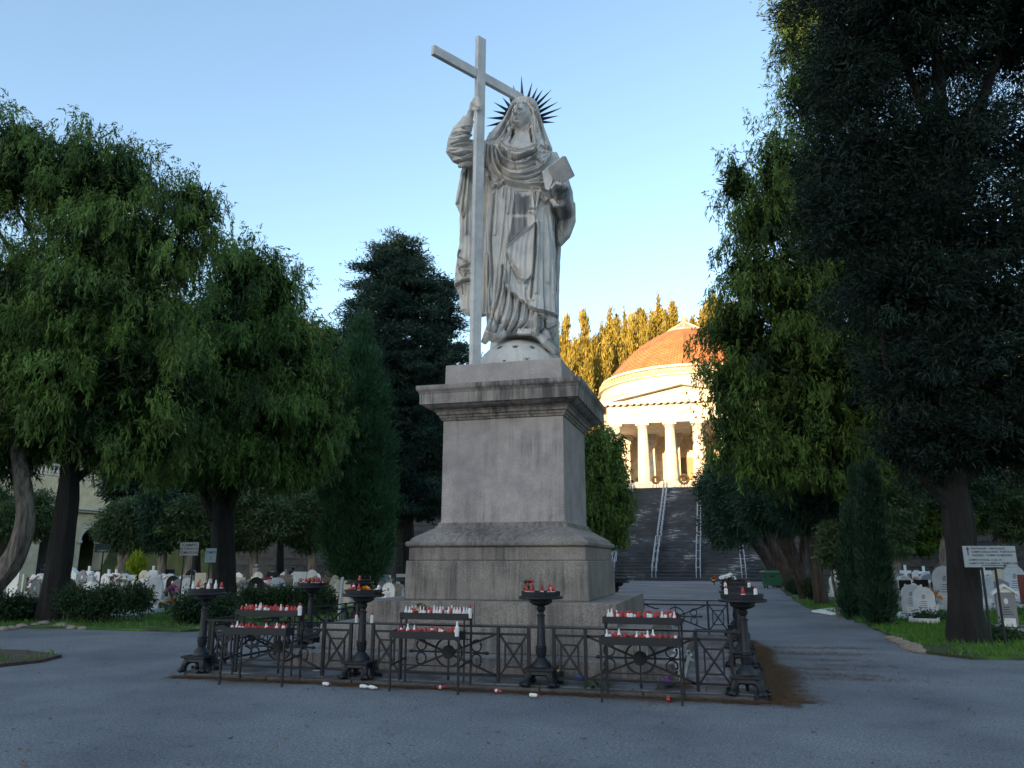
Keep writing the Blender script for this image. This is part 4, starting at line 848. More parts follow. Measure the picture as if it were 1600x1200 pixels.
# upper mantle over the chest
plateau([c3(400, 130), c3(470, 130), c3(560, 165), c3(640, 205), c3(740, 225), c3(850, 200), c3(930, 230), c3(1030, 250), c3(960, 380), c3(945, 440), c3(985, 585), c3(900, 580), c3(800, 572), c3(690, 552), c3(620, 528), c3(560, 520), c3(470, 590), c3(440, 520), c3(425, 380), c3(405, 260)], .075, 1.3, .03)
for pts, wd, am in (([c3(560, 150), c3(640, 195), c3(730, 212), c3(830, 190), c3(890, 175)], 1.7, -.05), ([c3(545, 175), c3(610, 235), c3(700, 268), c3(800, 250), c3(885, 215)], 1.9, .055), ([c3(540, 200), c3(600, 275), c3(690, 310), c3(790, 280), c3(890, 235)], 1.6, -.07), ([c3(530, 225), c3(585, 315), c3(680, 350), c3(780, 340), c3(880, 290)], 2.0, .06),
                    ([c3(520, 230), c3(560, 340), c3(650, 395), c3(760, 395), c3(880, 350)], 1.6, -.065), ([c3(505, 220), c3(530, 340), c3(600, 420), c3(720, 450), c3(860, 420), c3(960, 360)], 1.8, .055), ([c3(490, 200), c3(510, 340), c3(580, 445), c3(690, 490), c3(820, 490), c3(930, 450)], 1.5, -.06), ([c3(470, 190), c3(490, 350), c3(560, 470), c3(680, 525), c3(820, 545), c3(970, 540)], 1.9, .06),
                    ([c3(455, 190), c3(465, 330), c3(510, 450), c3(580, 500)], 1.3, -.055), ([c3(440, 180), c3(440, 330), c3(470, 440), c3(540, 500)], 1.4, .05), ([c3(420, 170), c3(420, 330), c3(440, 450)], 1.2, -.05), ([c3(445, 510), c3(500, 560), c3(570, 525)], 1.5, .055), ([c3(440, 470), c3(490, 520), c3(560, 505)], 1.2, -.05),
                    ([c3(740, 330), c3(830, 300), c3(900, 300)], 1.4, .03), ([c3(640, 230), c3(680, 320), c3(700, 400)], 1.6, -.03), ([c3(945, 440), c3(960, 500), c3(990, 580)], 1.3, -.07), ([c3(860, 420), c3(900, 400), c3(950, 340)], 1.3, -.035), ([c3(850, 250), c3(900, 250), c3(920, 330)], 1.4, .045)): stroke(pts, wd, am, -9, .2)
# veil folds and hollow beside the neck
for pts, wd, am in (([c2(470, 430), c2(400, 520), c2(330, 680), c2(200, 880), c2(100, 960)], 1.1, .05), ([c2(440, 480), c2(360, 680), c2(260, 860), c2(180, 950)], 1.2, -.06), ([c2(380, 720), c2(320, 850), c2(240, 950)], 1.2, .05), ([c2(365, 800), c2(330, 900), c2(280, 965)], 1.0, -.05), ([c2(430, 800), c2(430, 880), c2(400, 960)], 1.5, -.10), ([c2(675, 800), c2(690, 880), c2(700, 960)], 1.7, -.11),
                    ([c2(660, 420), c2(750, 510), c2(800, 640), c2(840, 800), c2(900, 980)], 1.1, .05), ([c2(740, 560), c2(790, 720), c2(830, 880), c2(880, 1000)], 1.2, -.06), ([c2(800, 800), c2(840, 930), c2(940, 1050)], 1.2, .05), ([c2(820, 1010), c2(880, 1050), c2(960, 1060)], 1.1, -.05), ([c2(520, 440), c2(500, 480), c2(440, 530)], 1, -.03), ([c2(580, 430), c2(650, 480), c2(690, 560)], 1, -.03)): stroke(pts, wd, am, -9, .5)
for pts, wd, am in (([c2(430, 500), c2(404, 600), c2(402, 700), c2(430, 790)], .9, -.035), ([c2(672, 520), c2(686, 620), c2(668, 730), c2(640, 800)], .9, -.04), ([c2(690, 560), c2(715, 700), c2(730, 850), c2(770, 1000)], .8, -.035), ([c2(725, 540), c2(755, 700), c2(775, 850)], .8, -.035), ([c2(380, 600), c2(372, 740), c2(340, 880)], .8, -.035), ([c2(480, 690), c2(515, 685)], .5, -.02)): stroke(pts, wd, am, -9, .1)
# tunic: long vertical folds
for pts, wd, am in (([c3(470, 620), c3(460, 800), c3(445, 1050), c4(420, 300), c4(400, 500), c4(410, 700)], 1.5, .07), ([c3(500, 600), c3(480, 850), c3(465, 1100), c4(440, 330), c4(430, 600)], 1.2, -.06), ([c3(520, 570), c3(515, 800), c3(500, 1000)], 1.6, .03), ([c3(610, 560), c3(605, 700), c3(590, 900), c3(560, 1150), c4(500, 280), c4(470, 560)], 1.3, -.035), ([c3(640, 560), c3(640, 640), c3(620, 800)], 1.2, .04), ([c3(590, 560), c3(580, 660)], 1.0, -.05),
                    ([c4(540, 230), c4(520, 450), c4(450, 700), c4(410, 860)], 1.7, -.08), ([c4(560, 300), c4(540, 500), c4(480, 760), c4(450, 870)], 1.8, .075), ([c4(580, 460), c4(560, 620), c4(500, 800), c4(470, 880)], 1.4, -.085), ([c4(610, 500), c4(590, 660), c4(540, 840)], 1.8, .07), ([c4(640, 520), c4(630, 680), c4(570, 850)], 1.4, -.08), ([c4(690, 570), c4(660, 720), c4(590, 870)], 1.7, .08), ([c4(720, 590), c4(690, 760), c4(620, 880)], 1.3, -.09), ([c4(760, 620), c4(740, 760), c4(680, 850)], 1.8, .06),
                    ([c4(800, 660), c4(780, 760), c4(720, 830)], 1.3, -.07), ([c4(390, 120), c4(385, 400), c4(380, 700), c4(390, 850)], 1.3, .06), ([c4(430, 640), c4(470, 800), c4(410, 870)], 1.2, -.05)): stroke(pts, wd, am, -9, .2)
# lower mantle: layered hems
plateau([(842, 299), (858, 318), (868, 335), (875, 383), (870, 420), (868, 451), c4(1085, 742), c4(1040, 715), c4(975, 692), c4(870, 672), c4(800, 640), c4(700, 562), c4(600, 482), c4(546, 412), c4(558, 250), c4(560, 130), (789, 392), (812, 371), (838, 353), (836, 325)], .10, 1.2, .04, 1)
plateau([(789, 391), (792, 401), c4(640, 222), c4(755, 410), c4(832, 350), c4(838, 250), (834, 385), (836, 356), (824, 361), (810, 372), (797, 383)], .07, 1.0, .03, 1)
plateau([(801, 300), (832, 299), (838, 352), (825, 359), (810, 370), (797, 381), (789, 389), (795, 368), (800, 340), (801, 318)], .08, 1.1, .03, 1)
plateau([(829, 299), (826, 331), (833, 332), (840, 331), (842, 314), (850, 322), (858, 318), (852, 305), (838, 298)], .06, 1.0, .03, 1)
plateau([c3(815, 795), c3(895, 795), c3(885, 860), c3(860, 830), c3(820, 815)], .05, .9, .02, 1)
for pts, wd, am in (([c3(885, 920), c3(875, 1100), c4(860, 100), c4(840, 300), c4(820, 560)], 1.6, -.10), ([c3(910, 900), c3(905, 1100), c4(880, 200), c4(870, 500)], 2.2, .05), ([c3(1030, 760), c3(1050, 950), c3(1080, 1150), c4(1060, 260), c4(1065, 500)], 1.6, -.07), ([c3(960, 780), c3(1000, 1000), c4(1000, 100), c4(990, 400)], 2.5, .025), ([c3(1060, 850), c3(1100, 1000)], 1.5, .05), ([c4(630, 230), c4(690, 340), c4(760, 400)], 1.5, .04), ([c4(580, 140), c4(650, 300), c4(700, 400)], 1.2, -.04),
                    ([c4(620, 260), c4(610, 380), c4(600, 420)], 1.2, -.05), ([c4(770, 470), c4(770, 560), c4(800, 630)], 1.3, -.04), ([c4(870, 720), c4(880, 800), c4(870, 860)], 2.6, .11), ([c4(950, 760), c4(960, 840)], 1.4, -.10), ([c4(865, 690), c4(920, 705), c4(975, 745)], 1.4, .07), ([c4(880, 740), c4(930, 745), c4(960, 780)], 1.1, -.09), ([c4(860, 900), c4(920, 850), c4(1000, 840), c4(1070, 800)], 1.3, .06), ([c3(840, 620), c3(830, 760)], 1.0, -.05), ([c3(880, 620), c3(880, 780)], 1.0, -.05), ([c3(930, 650), c3(900, 760)], 1.2, -.05)): stroke(pts, wd, am, -9, .25)
def fine(mask, ph, amp):
    global Hh
    Hh += np.where(mask, 1.0*amp*(np.abs(np.sin(ph))**.7-.62), 0)
tun = (PY > 305) & (PY < 525) & (PX > 758) & (PX < 846) & (DY < .2)
fine(tun, PX*.36+1.3*np.sin(PY*.017+.6)+.8*np.sin(PY*.041+PX*.05)+(PY-300)*(PX-812)*.00035, .020*np.ones(nV)*np.clip((PY-300)/60, 0, 1))
fine((PX < 760) & (PY > 270) & (PY < 490), PX*.5+1.1*np.sin(PY*.03), .018)
rc = np.hypot((PX-812)*.85, PY-188); fine((PY > 228) & (PY < 296) & (PX > 764) & (PX < 858) & (DY < .2), rc*.62+.9*np.sin(PX*.09)+.5*np.sin(PX*.21+PY*.1), .020)
fine((PX > 846) & (PY > 320) & (PY < 500), PX*.42+1.2*np.sin(PY*.02), .014)
fine((PX < 742) & (PY > 196) & (PY < 268), PY*.55+1.0*np.sin(PX*.14), .022)
fine((PY > 170) & (PY < 236) & (DY > -.05), np.arctan2(PX-816, PY-120)*34+.4*np.sin(PY*.1), .016)
# hanging mantle at the left and sleeve creases
for pts, wd, am in (([c3(235, 400), c3(215, 600), c3(195, 780)], 1.1, -.07), ([c3(260, 400), c3(245, 600), c3(230, 800), c3(225, 1000)], 1.3, .06), ([c3(200, 420), c3(170, 600), c3(140, 710)], 1.1, .05), ([c3(175, 1150), c4(100, 130), c4(200, 190)], 1.2, -.07), ([c4(110, 240), c4(160, 225), c4(205, 190)], 1.3, .07), ([c4(115, 265), c4(160, 275), c4(210, 275)], 1.2, -.07), ([c4(70, 410), c4(130, 375), c4(210, 355)], 1.2, .06), ([c4(80, 430), c4(150, 385), c4(210, 375)], 1.2, -.08), ([c4(145, 400), c4(150, 500)], 1.2, -.06), ([c4(120, 290), c4(160, 330), c4(180, 300)], 1.1, -.05),
                    ([c3(90, 160), c3(180, 130), c3(275, 125)], 1.3, -.06), ([c3(110, 250), c3(180, 265), c3(270, 225)], 1.3, -.06), ([c3(150, 300), c3(215, 300), c3(280, 270)], 1.2, .04), ([c3(180, 345), c3(230, 340), c3(275, 330)], 1.3, -.06), ([c3(100, 60), c3(190, 40), c3(270, 60)], 1.1, -.05)): stroke(pts, wd, am)
rr = np.random.default_rng(2)
disp = np.clip(Hh, -.20, .28)*face; co2 = co-hd[None, :]*disp[:, None]
co2 += nrm*(.004*np.sin(co[:, [0]]*31+np.sin(co[:, [2]]*9)*2)*np.sin(co[:, [2]]*6))
# old stains, plus facial shade painted at eyes, nose and mouth
def blot(pts, v, soft=2.5):
    global stain_shade
    s_ = poly_sd(pts)+1.6*np.sin(PX*.9)*np.sin(PY*.13+PX*.5); stain_shade = np.maximum(stain_shade, v*np.clip(s_/soft*.5+.5, 0, 1))
blot([c3(690, 640), c3(730, 620), c3(760, 660), c3(790, 650), c3(840, 650), c3(815, 790), c3(800, 830), c3(660, 830), c3(670, 720)], .85, 1.5); blot([c3(655, 860), c3(700, 850), c3(800, 850), c3(800, 950), c3(720, 1020), c3(620, 1100), c3(600, 1120), c3(640, 960)], .8, 2)
blot([c3(530, 230), c3(590, 230), c3(640, 300), c3(780, 260), c3(900, 240), c3(900, 300), c3(840, 350), c3(740, 340), c3(640, 340), c3(560, 420), c3(530, 400)], .55, 3); blot([c3(640, 470), c3(760, 500), c3(860, 540), c3(760, 540), c3(660, 520)], .45, 3); blot([c2(460, 760), c2(560, 770), c2(640, 740), c2(600, 820), c2(500, 820)], .5, 2); blot([c2(600, 640), c2(660, 600), c2(660, 720), c2(560, 740)], .35, 2.5); blot([c2(500, 440), c2(530, 440), c2(520, 540), c2(500, 540)], .35, 1.5); blot([c2(560, 430), c2(640, 450), c2(650, 520), c2(580, 500)], .3, 2)
blot([c2(430, 540), c2(500, 560), c2(500, 590), c2(440, 590)], .55, 1); blot([c2(520, 540), c2(610, 540), c2(620, 590), c2(530, 590)], .5, 1); blot([c2(455, 620), c2(510, 620), c2(505, 650), c2(470, 650)], .5, 1); blot([c2(450, 690), c2(510, 685), c2(500, 700), c2(455, 705)], .6, .8); blot([(866, 286), (890, 292), (893, 335), (880, 368), (878, 330), (868, 305)], .75, 3); blot([(722, 262), (738, 258), (738, 285), (722, 275)], .55, 3); blot([c4(870, 850), c4(1010, 900), c4(1110, 1060), c4(1110, 1140), c4(960, 960)], .5, 3)
me.vertices.foreach_set('co', co2.astype(np.float32).ravel()-np.tile(SB, nV).astype(np.float32)); a_ = me.attributes.new('tint', 'FLOAT', 'POINT'); a_.data.foreach_set('value', stain_shade.astype(np.float32)); me.update()
fig = link_mesh('figure', me, [], stt, True); fig.data.materials.clear(); fig.data.materials.append(M['marble'])
sm = fig.modifiers.new('smooth', 'SMOOTH'); sm.factor = .2; sm.iterations = 1
# globe with stars
gc = S(811, 566, .02); gc[2] = SB[2]-.04; ga_, gb_, gz_ = .86, .90, .74
mb = MB(); rs = []
for j in range(19):
    t = math.pi/2*j/18*.985; rs.append([gc+rt*(ga_*math.cos(t)*math.cos(u))+hd*(gb_*math.cos(t)*math.sin(u))+zz*gz_*math.sin(t) for u in np.linspace(0, 2*math.pi, 49)[:-1]])
mb.rings(rs); gl = mb.build('globe', M['marble'], stt, SB, smooth=1.0)
M['groove_shade'] = M_simple('carved groove', (.10, .095, .09), .8, .2)  # dark tone on raised star plates paints the shadow of incised stars
for p in ((605, 942), (755, 942), (370, 1048), (510, 1032), (665, 1022), (830, 1030), (975, 1058)):
    px, py = c4(*p); d = ray(px, py); d /= np.linalg.norm(d); o_ = CAM-gc; sc3 = np.array([1/ga_, 1/gb_, 1/gz_]); T = np.stack([rt, hd, zz]); oo = (T@o_)*sc3; dd = (T@d)*sc3
    A, B, C_ = dd@dd, 2*oo@dd, oo@oo-1; dis = B*B-4*A*C_
    if dis < 0: continue
    hit = CAM+d*((-B-math.sqrt(dis))/(2*A)); nl = T.T@((T@(hit-gc))*sc3**2); nl /= np.linalg.norm(nl); u = np.cross(zz, nl); u /= np.linalg.norm(u); v = np.cross(nl, u)
    mb = MB(); ring = [hit+nl*.012+(u*math.cos(a)+v*math.sin(a))*(.062 if k % 2 == 0 else .022) for k, a in enumerate(np.linspace(math.pi/2, math.pi/2+2*math.pi, 11)[:-1])]; low = [p_-nl*.03 for p_ in ring]; mb.rings([ring, low]); s_ = mb.build('star', M['groove_shade'], gl, SB)
# cross
bdir = rt*math.sin(R(47))+hd*math.cos(R(47)); ndir = np.cross(bdir, zz)
cb = S(742, 566, CD); cb[2] = SB[2]-.01; ct_ = S(751.3, 60, CD+.0); axis = (ct_-cb); axis /= np.linalg.norm(axis)
jn = S(748.6, 118, CD)
Mx = np.stack([bdir, ndir, axis], 1); mb = MB(); L = np.linalg.norm(ct_-cb); mb.box((cb+ct_)/2, (.215, .10, L), M=Mx); cr = mb.build('cross_shaft', M['cross'], stt, SB, bevel=.008)
lo = 0
for l_ in np.linspace(.3, 2.5, 300):
    if proj(jn-bdir*l_)[0] < 676: lo = l_; break
mb = MB(); arm = [(-lo, -.105), (.105, min(lo, 1.35))]
for a, b in arm: mb.box(jn+bdir*(a+b)/2, (abs(b-a), .095, .205), M=np.stack([bdir, ndir, zz], 1))
mb.build('cross_arm', M['cross'], stt, SB, bevel=.008)
# halo
hl = MB(); rs = []
tips = ((555, 75, 565, 390), (700, 160, 635, 395), (770, 230, 690, 405), (840, 258, 725, 430), (955, 260, 745, 470), (960, 365, 775, 510), (1040, 425, 795, 555), (1100, 498, 815, 610), (1055, 607, 830, 650), (1000, 697, 825, 690), (445, 200, 495, 395), (372, 290, 430, 430), (303, 365, 390, 470), (183, 425, 360, 530), (172, 540, 330, 580), (90, 637, 285, 640), (75, 750, 260, 710), (110, 850, 190, 810))
hcn = S(814, 184, .16); hl.rings([[hcn+rt*((.36+.02*math.cos(q))*math.cos(u))+hd*(.02*math.sin(q))+zz*((.36+.02*math.cos(q))*math.sin(u)) for q in np.linspace(0, 2*math.pi, 7)[:-1]] for u in np.linspace(-.6, math.pi+.6, 41)], cap=True); ho = hl.build('halo', M['verdigris'], stt, SB, smooth=.8)
for a, b, c_, d_ in tips:
    mb = MB(); p1_ = S(*c2(a, b), .16); p0_ = S(*c2(c_, d_), .16); p0_ = p0_+(p0_-p1_)*.15; big = np.linalg.norm(p1_-p0_); mb.tube([p0_, p1_], [.07+.016*big, .005], 4, flat=.6); mb.build('halo_ray', M['verdigris'], ho, SB)
# book
mb = MB(); fr = [(881.5, 243), (888, 251), (896.5, 277), (869, 291), (853, 297), (846, 268)]
V0 = [S(x, y, -.84) for x, y in [(881.5, 243), (896.5, 276), (870, 291), (856, 262)]]; V1 = [S(x+1.5, y+1.5, -.62) for x, y in [(883, 243), (897, 273), (872, 287), (858, 260)]]; mb.rings([V0, V1]); bk = mb.build('book', M['booktone'], stt, SB, bevel=.01)
mb = MB(); V0 = [S(x, y, -.80) for x, y in [(880, 243), (858, 297), (852, 296), (847, 268)]]; V1 = [S(x, y, -.66) for x, y in [(880, 244), (860, 296), (853, 295), (848, 267)]]; mb.rings([V0, V1]); mb.build('book_cover', M['marble'], bk, SB, bevel=.008)
# ================================================================== TREES
def pxm(D): return D/1232.0
def nrmz(a): return a/(np.linalg.norm(a, axis=-1, keepdims=True)+1e-9)
def ribbons(P, Dv, L, W, rr, curve=None):
    """leafy sprays: slim tapering blades from P along Dv"""
    n = len(P); s_ = nrmz(np.cross(Dv, rr.normal(0, 1, (n, 3)))); c_ = np.zeros((n, 3)) if curve is None else curve
    p1 = P+Dv*(L*.45)[:, None]+c_*.25; p2 = P+Dv*L[:, None]+c_
    V = np.stack([P-s_*(W*.45)[:, None], P+s_*(W*.45)[:, None], p1+s_*W[:, None], p1-s_*W[:, None], p2], 1).reshape(-1, 3)
    b = np.arange(n)[:, None]*5; return V, b+np.array([[0, 1, 2, 3]]), b+np.array([[3, 2, 4]])
def blob_world(blobs, D, dep=1.0):
    C_, Rr = [], []
    for b in blobs:
        px, py, rx, ry = b[:4]; dd = b[4] if len(b) > 4 else 0; c_ = at(px, py, D+dd); k = np.linalg.norm(at(px+1, py, D+dd)-c_); kz_ = abs(at(px, py-1, D+dd)[2]-c_[2])
        C_.append(c_); Rr.append((rx*k, (b[5] if len(b) > 5 else dep)*rx*k, ry*kz_))
    return np.array(C_), np.array(Rr)
def crown(name, C_, Rr, style, ncl, nsp, mat, seed, parent, off, L=(.25, .55), W=.022, BL=.9, cs=.35, inner=.25, lump=.14, tb=.52, tv=.22, flat=.5):
    sh = .36*BL if style == 'weep' else cs*.7+.3*L[1]
    Rr = np.maximum(Rr-sh*np.array([1, 1, .6 if style == 'weep' else 1]), Rr*.4)
    rr = np.random.default_rng(seed); area = (Rr[:, 0]*Rr[:, 2]+Rr[:, 1]*Rr[:, 2]+Rr[:, 0]*Rr[:, 1])**.9; pr = area/area.sum(); T3 = np.stack([rt, hd, zz])
    def pick(n, shell):
        k = rr.choice(len(C_), n, p=pr); d = nrmz(rr.normal(0, 1, (n, 3))); ph = k*1.7
        bump_ = lump*(np.sin(d[:, 0]*5+ph)*np.sin(d[:, 2]*6+ph*2)+.7*np.sin(d[:, 1]*9+d[:, 2]*11+ph))
        r_ = (1-np.abs(rr.normal(0, .10, n))+bump_) if shell else rr.uniform(.25, .88 if style == 'weep' else .74, n)
        return k, d, r_, C_[k]+((d*Rr[k]*r_[:, None])@T3)
    k, d, r_, P = pick(int(ncl*1.9), True); inside = np.zeros(len(P), bool)
    for j in range(len(C_)):
        q = ((P-C_[j])@T3.T)/Rr[j]; inside |= (np.linalg.norm(q, axis=1) < .80) & (k != j)
    keep = ~inside; P, d, k = P[keep][:ncl], d[keep][:ncl], k[keep][:ncl]; n = len(P)
    o = nrmz(((d/Rr[k])@T3)); oh = o.copy(); oh[:, 2] = 0; oh = nrmz(oh+1e-6); lat = np.cross(oh, zz)
    tint = np.clip(rr.normal(tb, tv, n), 0, 1); m_ = n*nsp; idx = np.repeat(np.arange(n), nsp); O, OH, LT = o[idx], oh[idx], lat[idx]
    if style == 'weep':
        nf = max(4, int(nsp/13)); fi = np.arange(n*nf); ci = fi//nf; bl = BL*rr.uniform(.6, 1.25, n)[ci]; t = rr.uniform(-.5, .55, len(fi)); up_ = np.clip(d[ci][:, 2], -.3, 1)
        f0 = P[ci]+oh[ci]*(bl*t)[:, None]+lat[ci]*(rr.normal(0, .19, len(fi))*bl*(1.15-np.abs(t)))[:, None]+zz*((.18-.6*(t-.05)**2*np.sign(t+.2))*bl+rr.normal(0, .05, len(fi))+up_*.12)[:, None]
        fl_ = rr.uniform(L[0], L[1], len(fi))*(1.15-.5*np.abs(t)); fd = nrmz(np.array([0, 0, -1.0])+oh[ci]*rr.uniform(-.05, .5, len(fi))[:, None]+rr.normal(0, .13, (len(fi), 3)))
        top = rr.random(len(fi)) < .10*(1+up_); fd[top] = nrmz(oh[ci][top]*.9+rr.normal(0, .4, (top.sum(), 3))+zz*.5); fl_[top] *= .8
        kf = max(1, nsp//nf); m_ = n*nf*kf; fj = np.repeat(np.arange(n*nf), kf); idx = ci[fj]; sp_ = rr.random(m_)**.85
        p0 = f0[fj]+fd[fj]*(fl_[fj]*sp_)[:, None]+rr.normal(0, .028, (m_, 3))*(1.25-sp_)[:, None]*(L[1]/.5)-zz*(fl_[fj]*sp_**2*.12)[:, None]
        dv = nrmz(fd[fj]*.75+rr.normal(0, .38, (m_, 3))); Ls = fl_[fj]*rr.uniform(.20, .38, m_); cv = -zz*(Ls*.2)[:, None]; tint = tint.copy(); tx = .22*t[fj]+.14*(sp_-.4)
    elif style == 'tuft':
        p0 = P[idx]+rr.normal(0, cs, (m_, 3))*np.array([1, 1, 1.4]); dv = nrmz(O*.55+zz*.75+rr.normal(0, .42, (m_, 3))); Ls = rr.uniform(L[0], L[1], m_); cv = zz*(Ls*.12)[:, None]
    else:
        p0 = P[idx]+rr.normal(0, cs, (m_, 3))*np.array([1, 1, flat]); dv = nrmz(O*.8+rr.normal(0, .55, (m_, 3))+zz*.12); Ls = rr.uniform(L[0], L[1], m_); cv = -zz*(Ls*.18)[:, None]
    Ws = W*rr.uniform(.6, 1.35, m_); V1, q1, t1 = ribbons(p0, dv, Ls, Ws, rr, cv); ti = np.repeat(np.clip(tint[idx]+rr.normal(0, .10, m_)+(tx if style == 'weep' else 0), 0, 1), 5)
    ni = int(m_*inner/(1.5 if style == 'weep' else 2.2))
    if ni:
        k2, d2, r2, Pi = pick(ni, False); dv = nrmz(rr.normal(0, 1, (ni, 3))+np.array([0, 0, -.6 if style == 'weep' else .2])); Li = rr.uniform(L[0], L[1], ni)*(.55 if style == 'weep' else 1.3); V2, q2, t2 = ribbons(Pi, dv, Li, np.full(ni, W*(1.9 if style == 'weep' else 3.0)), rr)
        b = len(V1); V1 = np.concatenate([V1, V2]); q1 = np.concatenate([q1, q2+b]); t1 = np.concatenate([t1, t2+b]); ti = np.concatenate([ti, np.repeat(np.clip(rr.normal(.10, .08, ni), 0, 1), 5)])  # inner leaves coloured dark to paint shade into gaps between clumps
    me = np_mesh(name, V1-np.asarray(off), q1, t1, ti); return link_mesh(name, me, mat, parent)
def trunk(name, paths, mat, parent, off, n=22, seed=0):
    mb = MB(); rr = random.Random(seed)
    for pts, rad in paths:
        P = [np.asarray(p, float) for p in smooth_line([tuple(p) for p in pts], 5)]; R_ = np.interp(np.linspace(0, 1, len(P)), np.linspace(0, 1, len(rad)), rad); rs = []
        for i, p in enumerate(P):
            t = P[min(i+1, len(P)-1)]-P[max(i-1, 0)]; t = t/np.linalg.norm(t); u = np.cross(t, hd); u /= np.linalg.norm(u); v = np.cross(t, u)
            rs.append([p+(u*math.cos(a)+v*math.sin(a))*R_[i]*(1+.12*math.sin(3*a+1+.12*i)+.08*math.sin(5*a+i*.3)+.05*math.sin(9*a+2-i*.2)+.04*math.sin(i*1.3+2*a)) for a in np.linspace(0, 2*math.pi, n+1)[:-1]])
        mb.rings(rs)
    return mb.build(name, mat, parent, off, smooth=1.2)
def tree(name, label, cat, D, base, blobs, style, mat, bark, paths, seed, group=None, dep=1.0, **k):
    t = thing(name, label, cat, base, 0, group); C_, Rr = blob_world(blobs, D, dep)
    crown('crown', C_, Rr, style, k.pop('ncl'), k.pop('nsp'), M[mat], seed, t, base, **k)
    if paths: trunk('trunk', paths, M[bark], t, base, seed=seed)
    return t
def W3(D, *pts): return [at(p[0], p[1], D+(p[2] if len(p) > 2 else 0)) for p in pts]
# big weeping cypress at the left
b = gp(78, 972); D = float((b-CAM)@hd)
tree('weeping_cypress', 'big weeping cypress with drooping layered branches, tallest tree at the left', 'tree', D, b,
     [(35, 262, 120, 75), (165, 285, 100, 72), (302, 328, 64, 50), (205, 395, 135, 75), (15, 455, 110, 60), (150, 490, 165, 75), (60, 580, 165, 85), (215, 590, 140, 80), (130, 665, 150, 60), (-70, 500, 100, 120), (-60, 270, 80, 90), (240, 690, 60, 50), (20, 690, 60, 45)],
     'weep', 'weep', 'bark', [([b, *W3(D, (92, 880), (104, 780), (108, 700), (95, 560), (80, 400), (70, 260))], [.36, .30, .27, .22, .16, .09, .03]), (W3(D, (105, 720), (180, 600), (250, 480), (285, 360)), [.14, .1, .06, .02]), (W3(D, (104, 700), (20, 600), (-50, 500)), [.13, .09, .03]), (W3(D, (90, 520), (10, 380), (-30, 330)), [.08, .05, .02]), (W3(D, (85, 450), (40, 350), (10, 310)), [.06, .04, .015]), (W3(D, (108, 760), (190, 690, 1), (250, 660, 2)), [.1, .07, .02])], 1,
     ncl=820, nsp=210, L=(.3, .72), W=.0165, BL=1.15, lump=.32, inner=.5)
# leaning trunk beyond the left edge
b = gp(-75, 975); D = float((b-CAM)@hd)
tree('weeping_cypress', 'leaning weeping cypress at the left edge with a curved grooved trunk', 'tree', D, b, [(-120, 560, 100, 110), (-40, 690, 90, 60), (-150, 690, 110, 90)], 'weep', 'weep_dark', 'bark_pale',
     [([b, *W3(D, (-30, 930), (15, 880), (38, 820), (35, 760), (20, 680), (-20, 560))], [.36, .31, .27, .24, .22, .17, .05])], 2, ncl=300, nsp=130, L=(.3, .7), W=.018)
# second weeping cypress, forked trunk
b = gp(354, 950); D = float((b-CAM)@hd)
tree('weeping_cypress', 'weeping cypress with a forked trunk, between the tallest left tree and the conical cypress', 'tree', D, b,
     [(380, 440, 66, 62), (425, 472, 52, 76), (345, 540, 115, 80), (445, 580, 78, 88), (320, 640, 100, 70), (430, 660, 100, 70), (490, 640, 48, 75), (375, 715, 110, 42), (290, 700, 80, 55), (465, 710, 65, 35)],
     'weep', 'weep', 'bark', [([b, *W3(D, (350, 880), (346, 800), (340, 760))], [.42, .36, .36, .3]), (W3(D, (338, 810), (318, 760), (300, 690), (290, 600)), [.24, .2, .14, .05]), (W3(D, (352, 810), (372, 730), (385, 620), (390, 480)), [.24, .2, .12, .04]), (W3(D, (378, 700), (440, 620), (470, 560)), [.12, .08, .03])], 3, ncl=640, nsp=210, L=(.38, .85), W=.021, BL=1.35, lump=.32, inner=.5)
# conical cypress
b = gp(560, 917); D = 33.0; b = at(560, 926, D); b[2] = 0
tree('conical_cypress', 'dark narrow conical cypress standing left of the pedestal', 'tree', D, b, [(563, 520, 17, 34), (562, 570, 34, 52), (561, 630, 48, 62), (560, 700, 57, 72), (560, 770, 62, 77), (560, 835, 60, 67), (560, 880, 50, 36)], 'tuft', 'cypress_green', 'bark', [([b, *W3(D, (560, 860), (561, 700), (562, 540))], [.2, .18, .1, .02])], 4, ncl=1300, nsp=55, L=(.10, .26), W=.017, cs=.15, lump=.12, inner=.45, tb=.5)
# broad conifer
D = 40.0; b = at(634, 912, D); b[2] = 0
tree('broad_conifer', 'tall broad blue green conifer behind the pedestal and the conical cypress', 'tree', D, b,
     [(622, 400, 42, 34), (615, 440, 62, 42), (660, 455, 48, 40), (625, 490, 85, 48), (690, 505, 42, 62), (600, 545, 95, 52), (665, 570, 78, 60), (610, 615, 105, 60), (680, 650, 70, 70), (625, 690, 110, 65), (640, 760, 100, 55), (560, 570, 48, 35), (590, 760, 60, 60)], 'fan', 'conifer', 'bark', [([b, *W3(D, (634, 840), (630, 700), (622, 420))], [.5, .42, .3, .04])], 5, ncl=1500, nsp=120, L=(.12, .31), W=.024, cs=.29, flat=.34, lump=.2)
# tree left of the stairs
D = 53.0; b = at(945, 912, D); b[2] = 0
tree('weeping_cypress', 'green weeping cypress between the pedestal and the staircase', 'tree', D, b, [(940, 695, 26, 32), (945, 740, 36, 45), (958, 785, 30, 42), (935, 790, 30, 60), (955, 825, 22, 26), (965, 700, 10, 22), (920, 720, 26, 50)], 'weep', 'weep', 'bark', [([b, *W3(D, (943, 820), (942, 700))], [.25, .2, .05])], 6, ncl=420, nsp=130, L=(.4, .95), W=.032, BL=1.3)
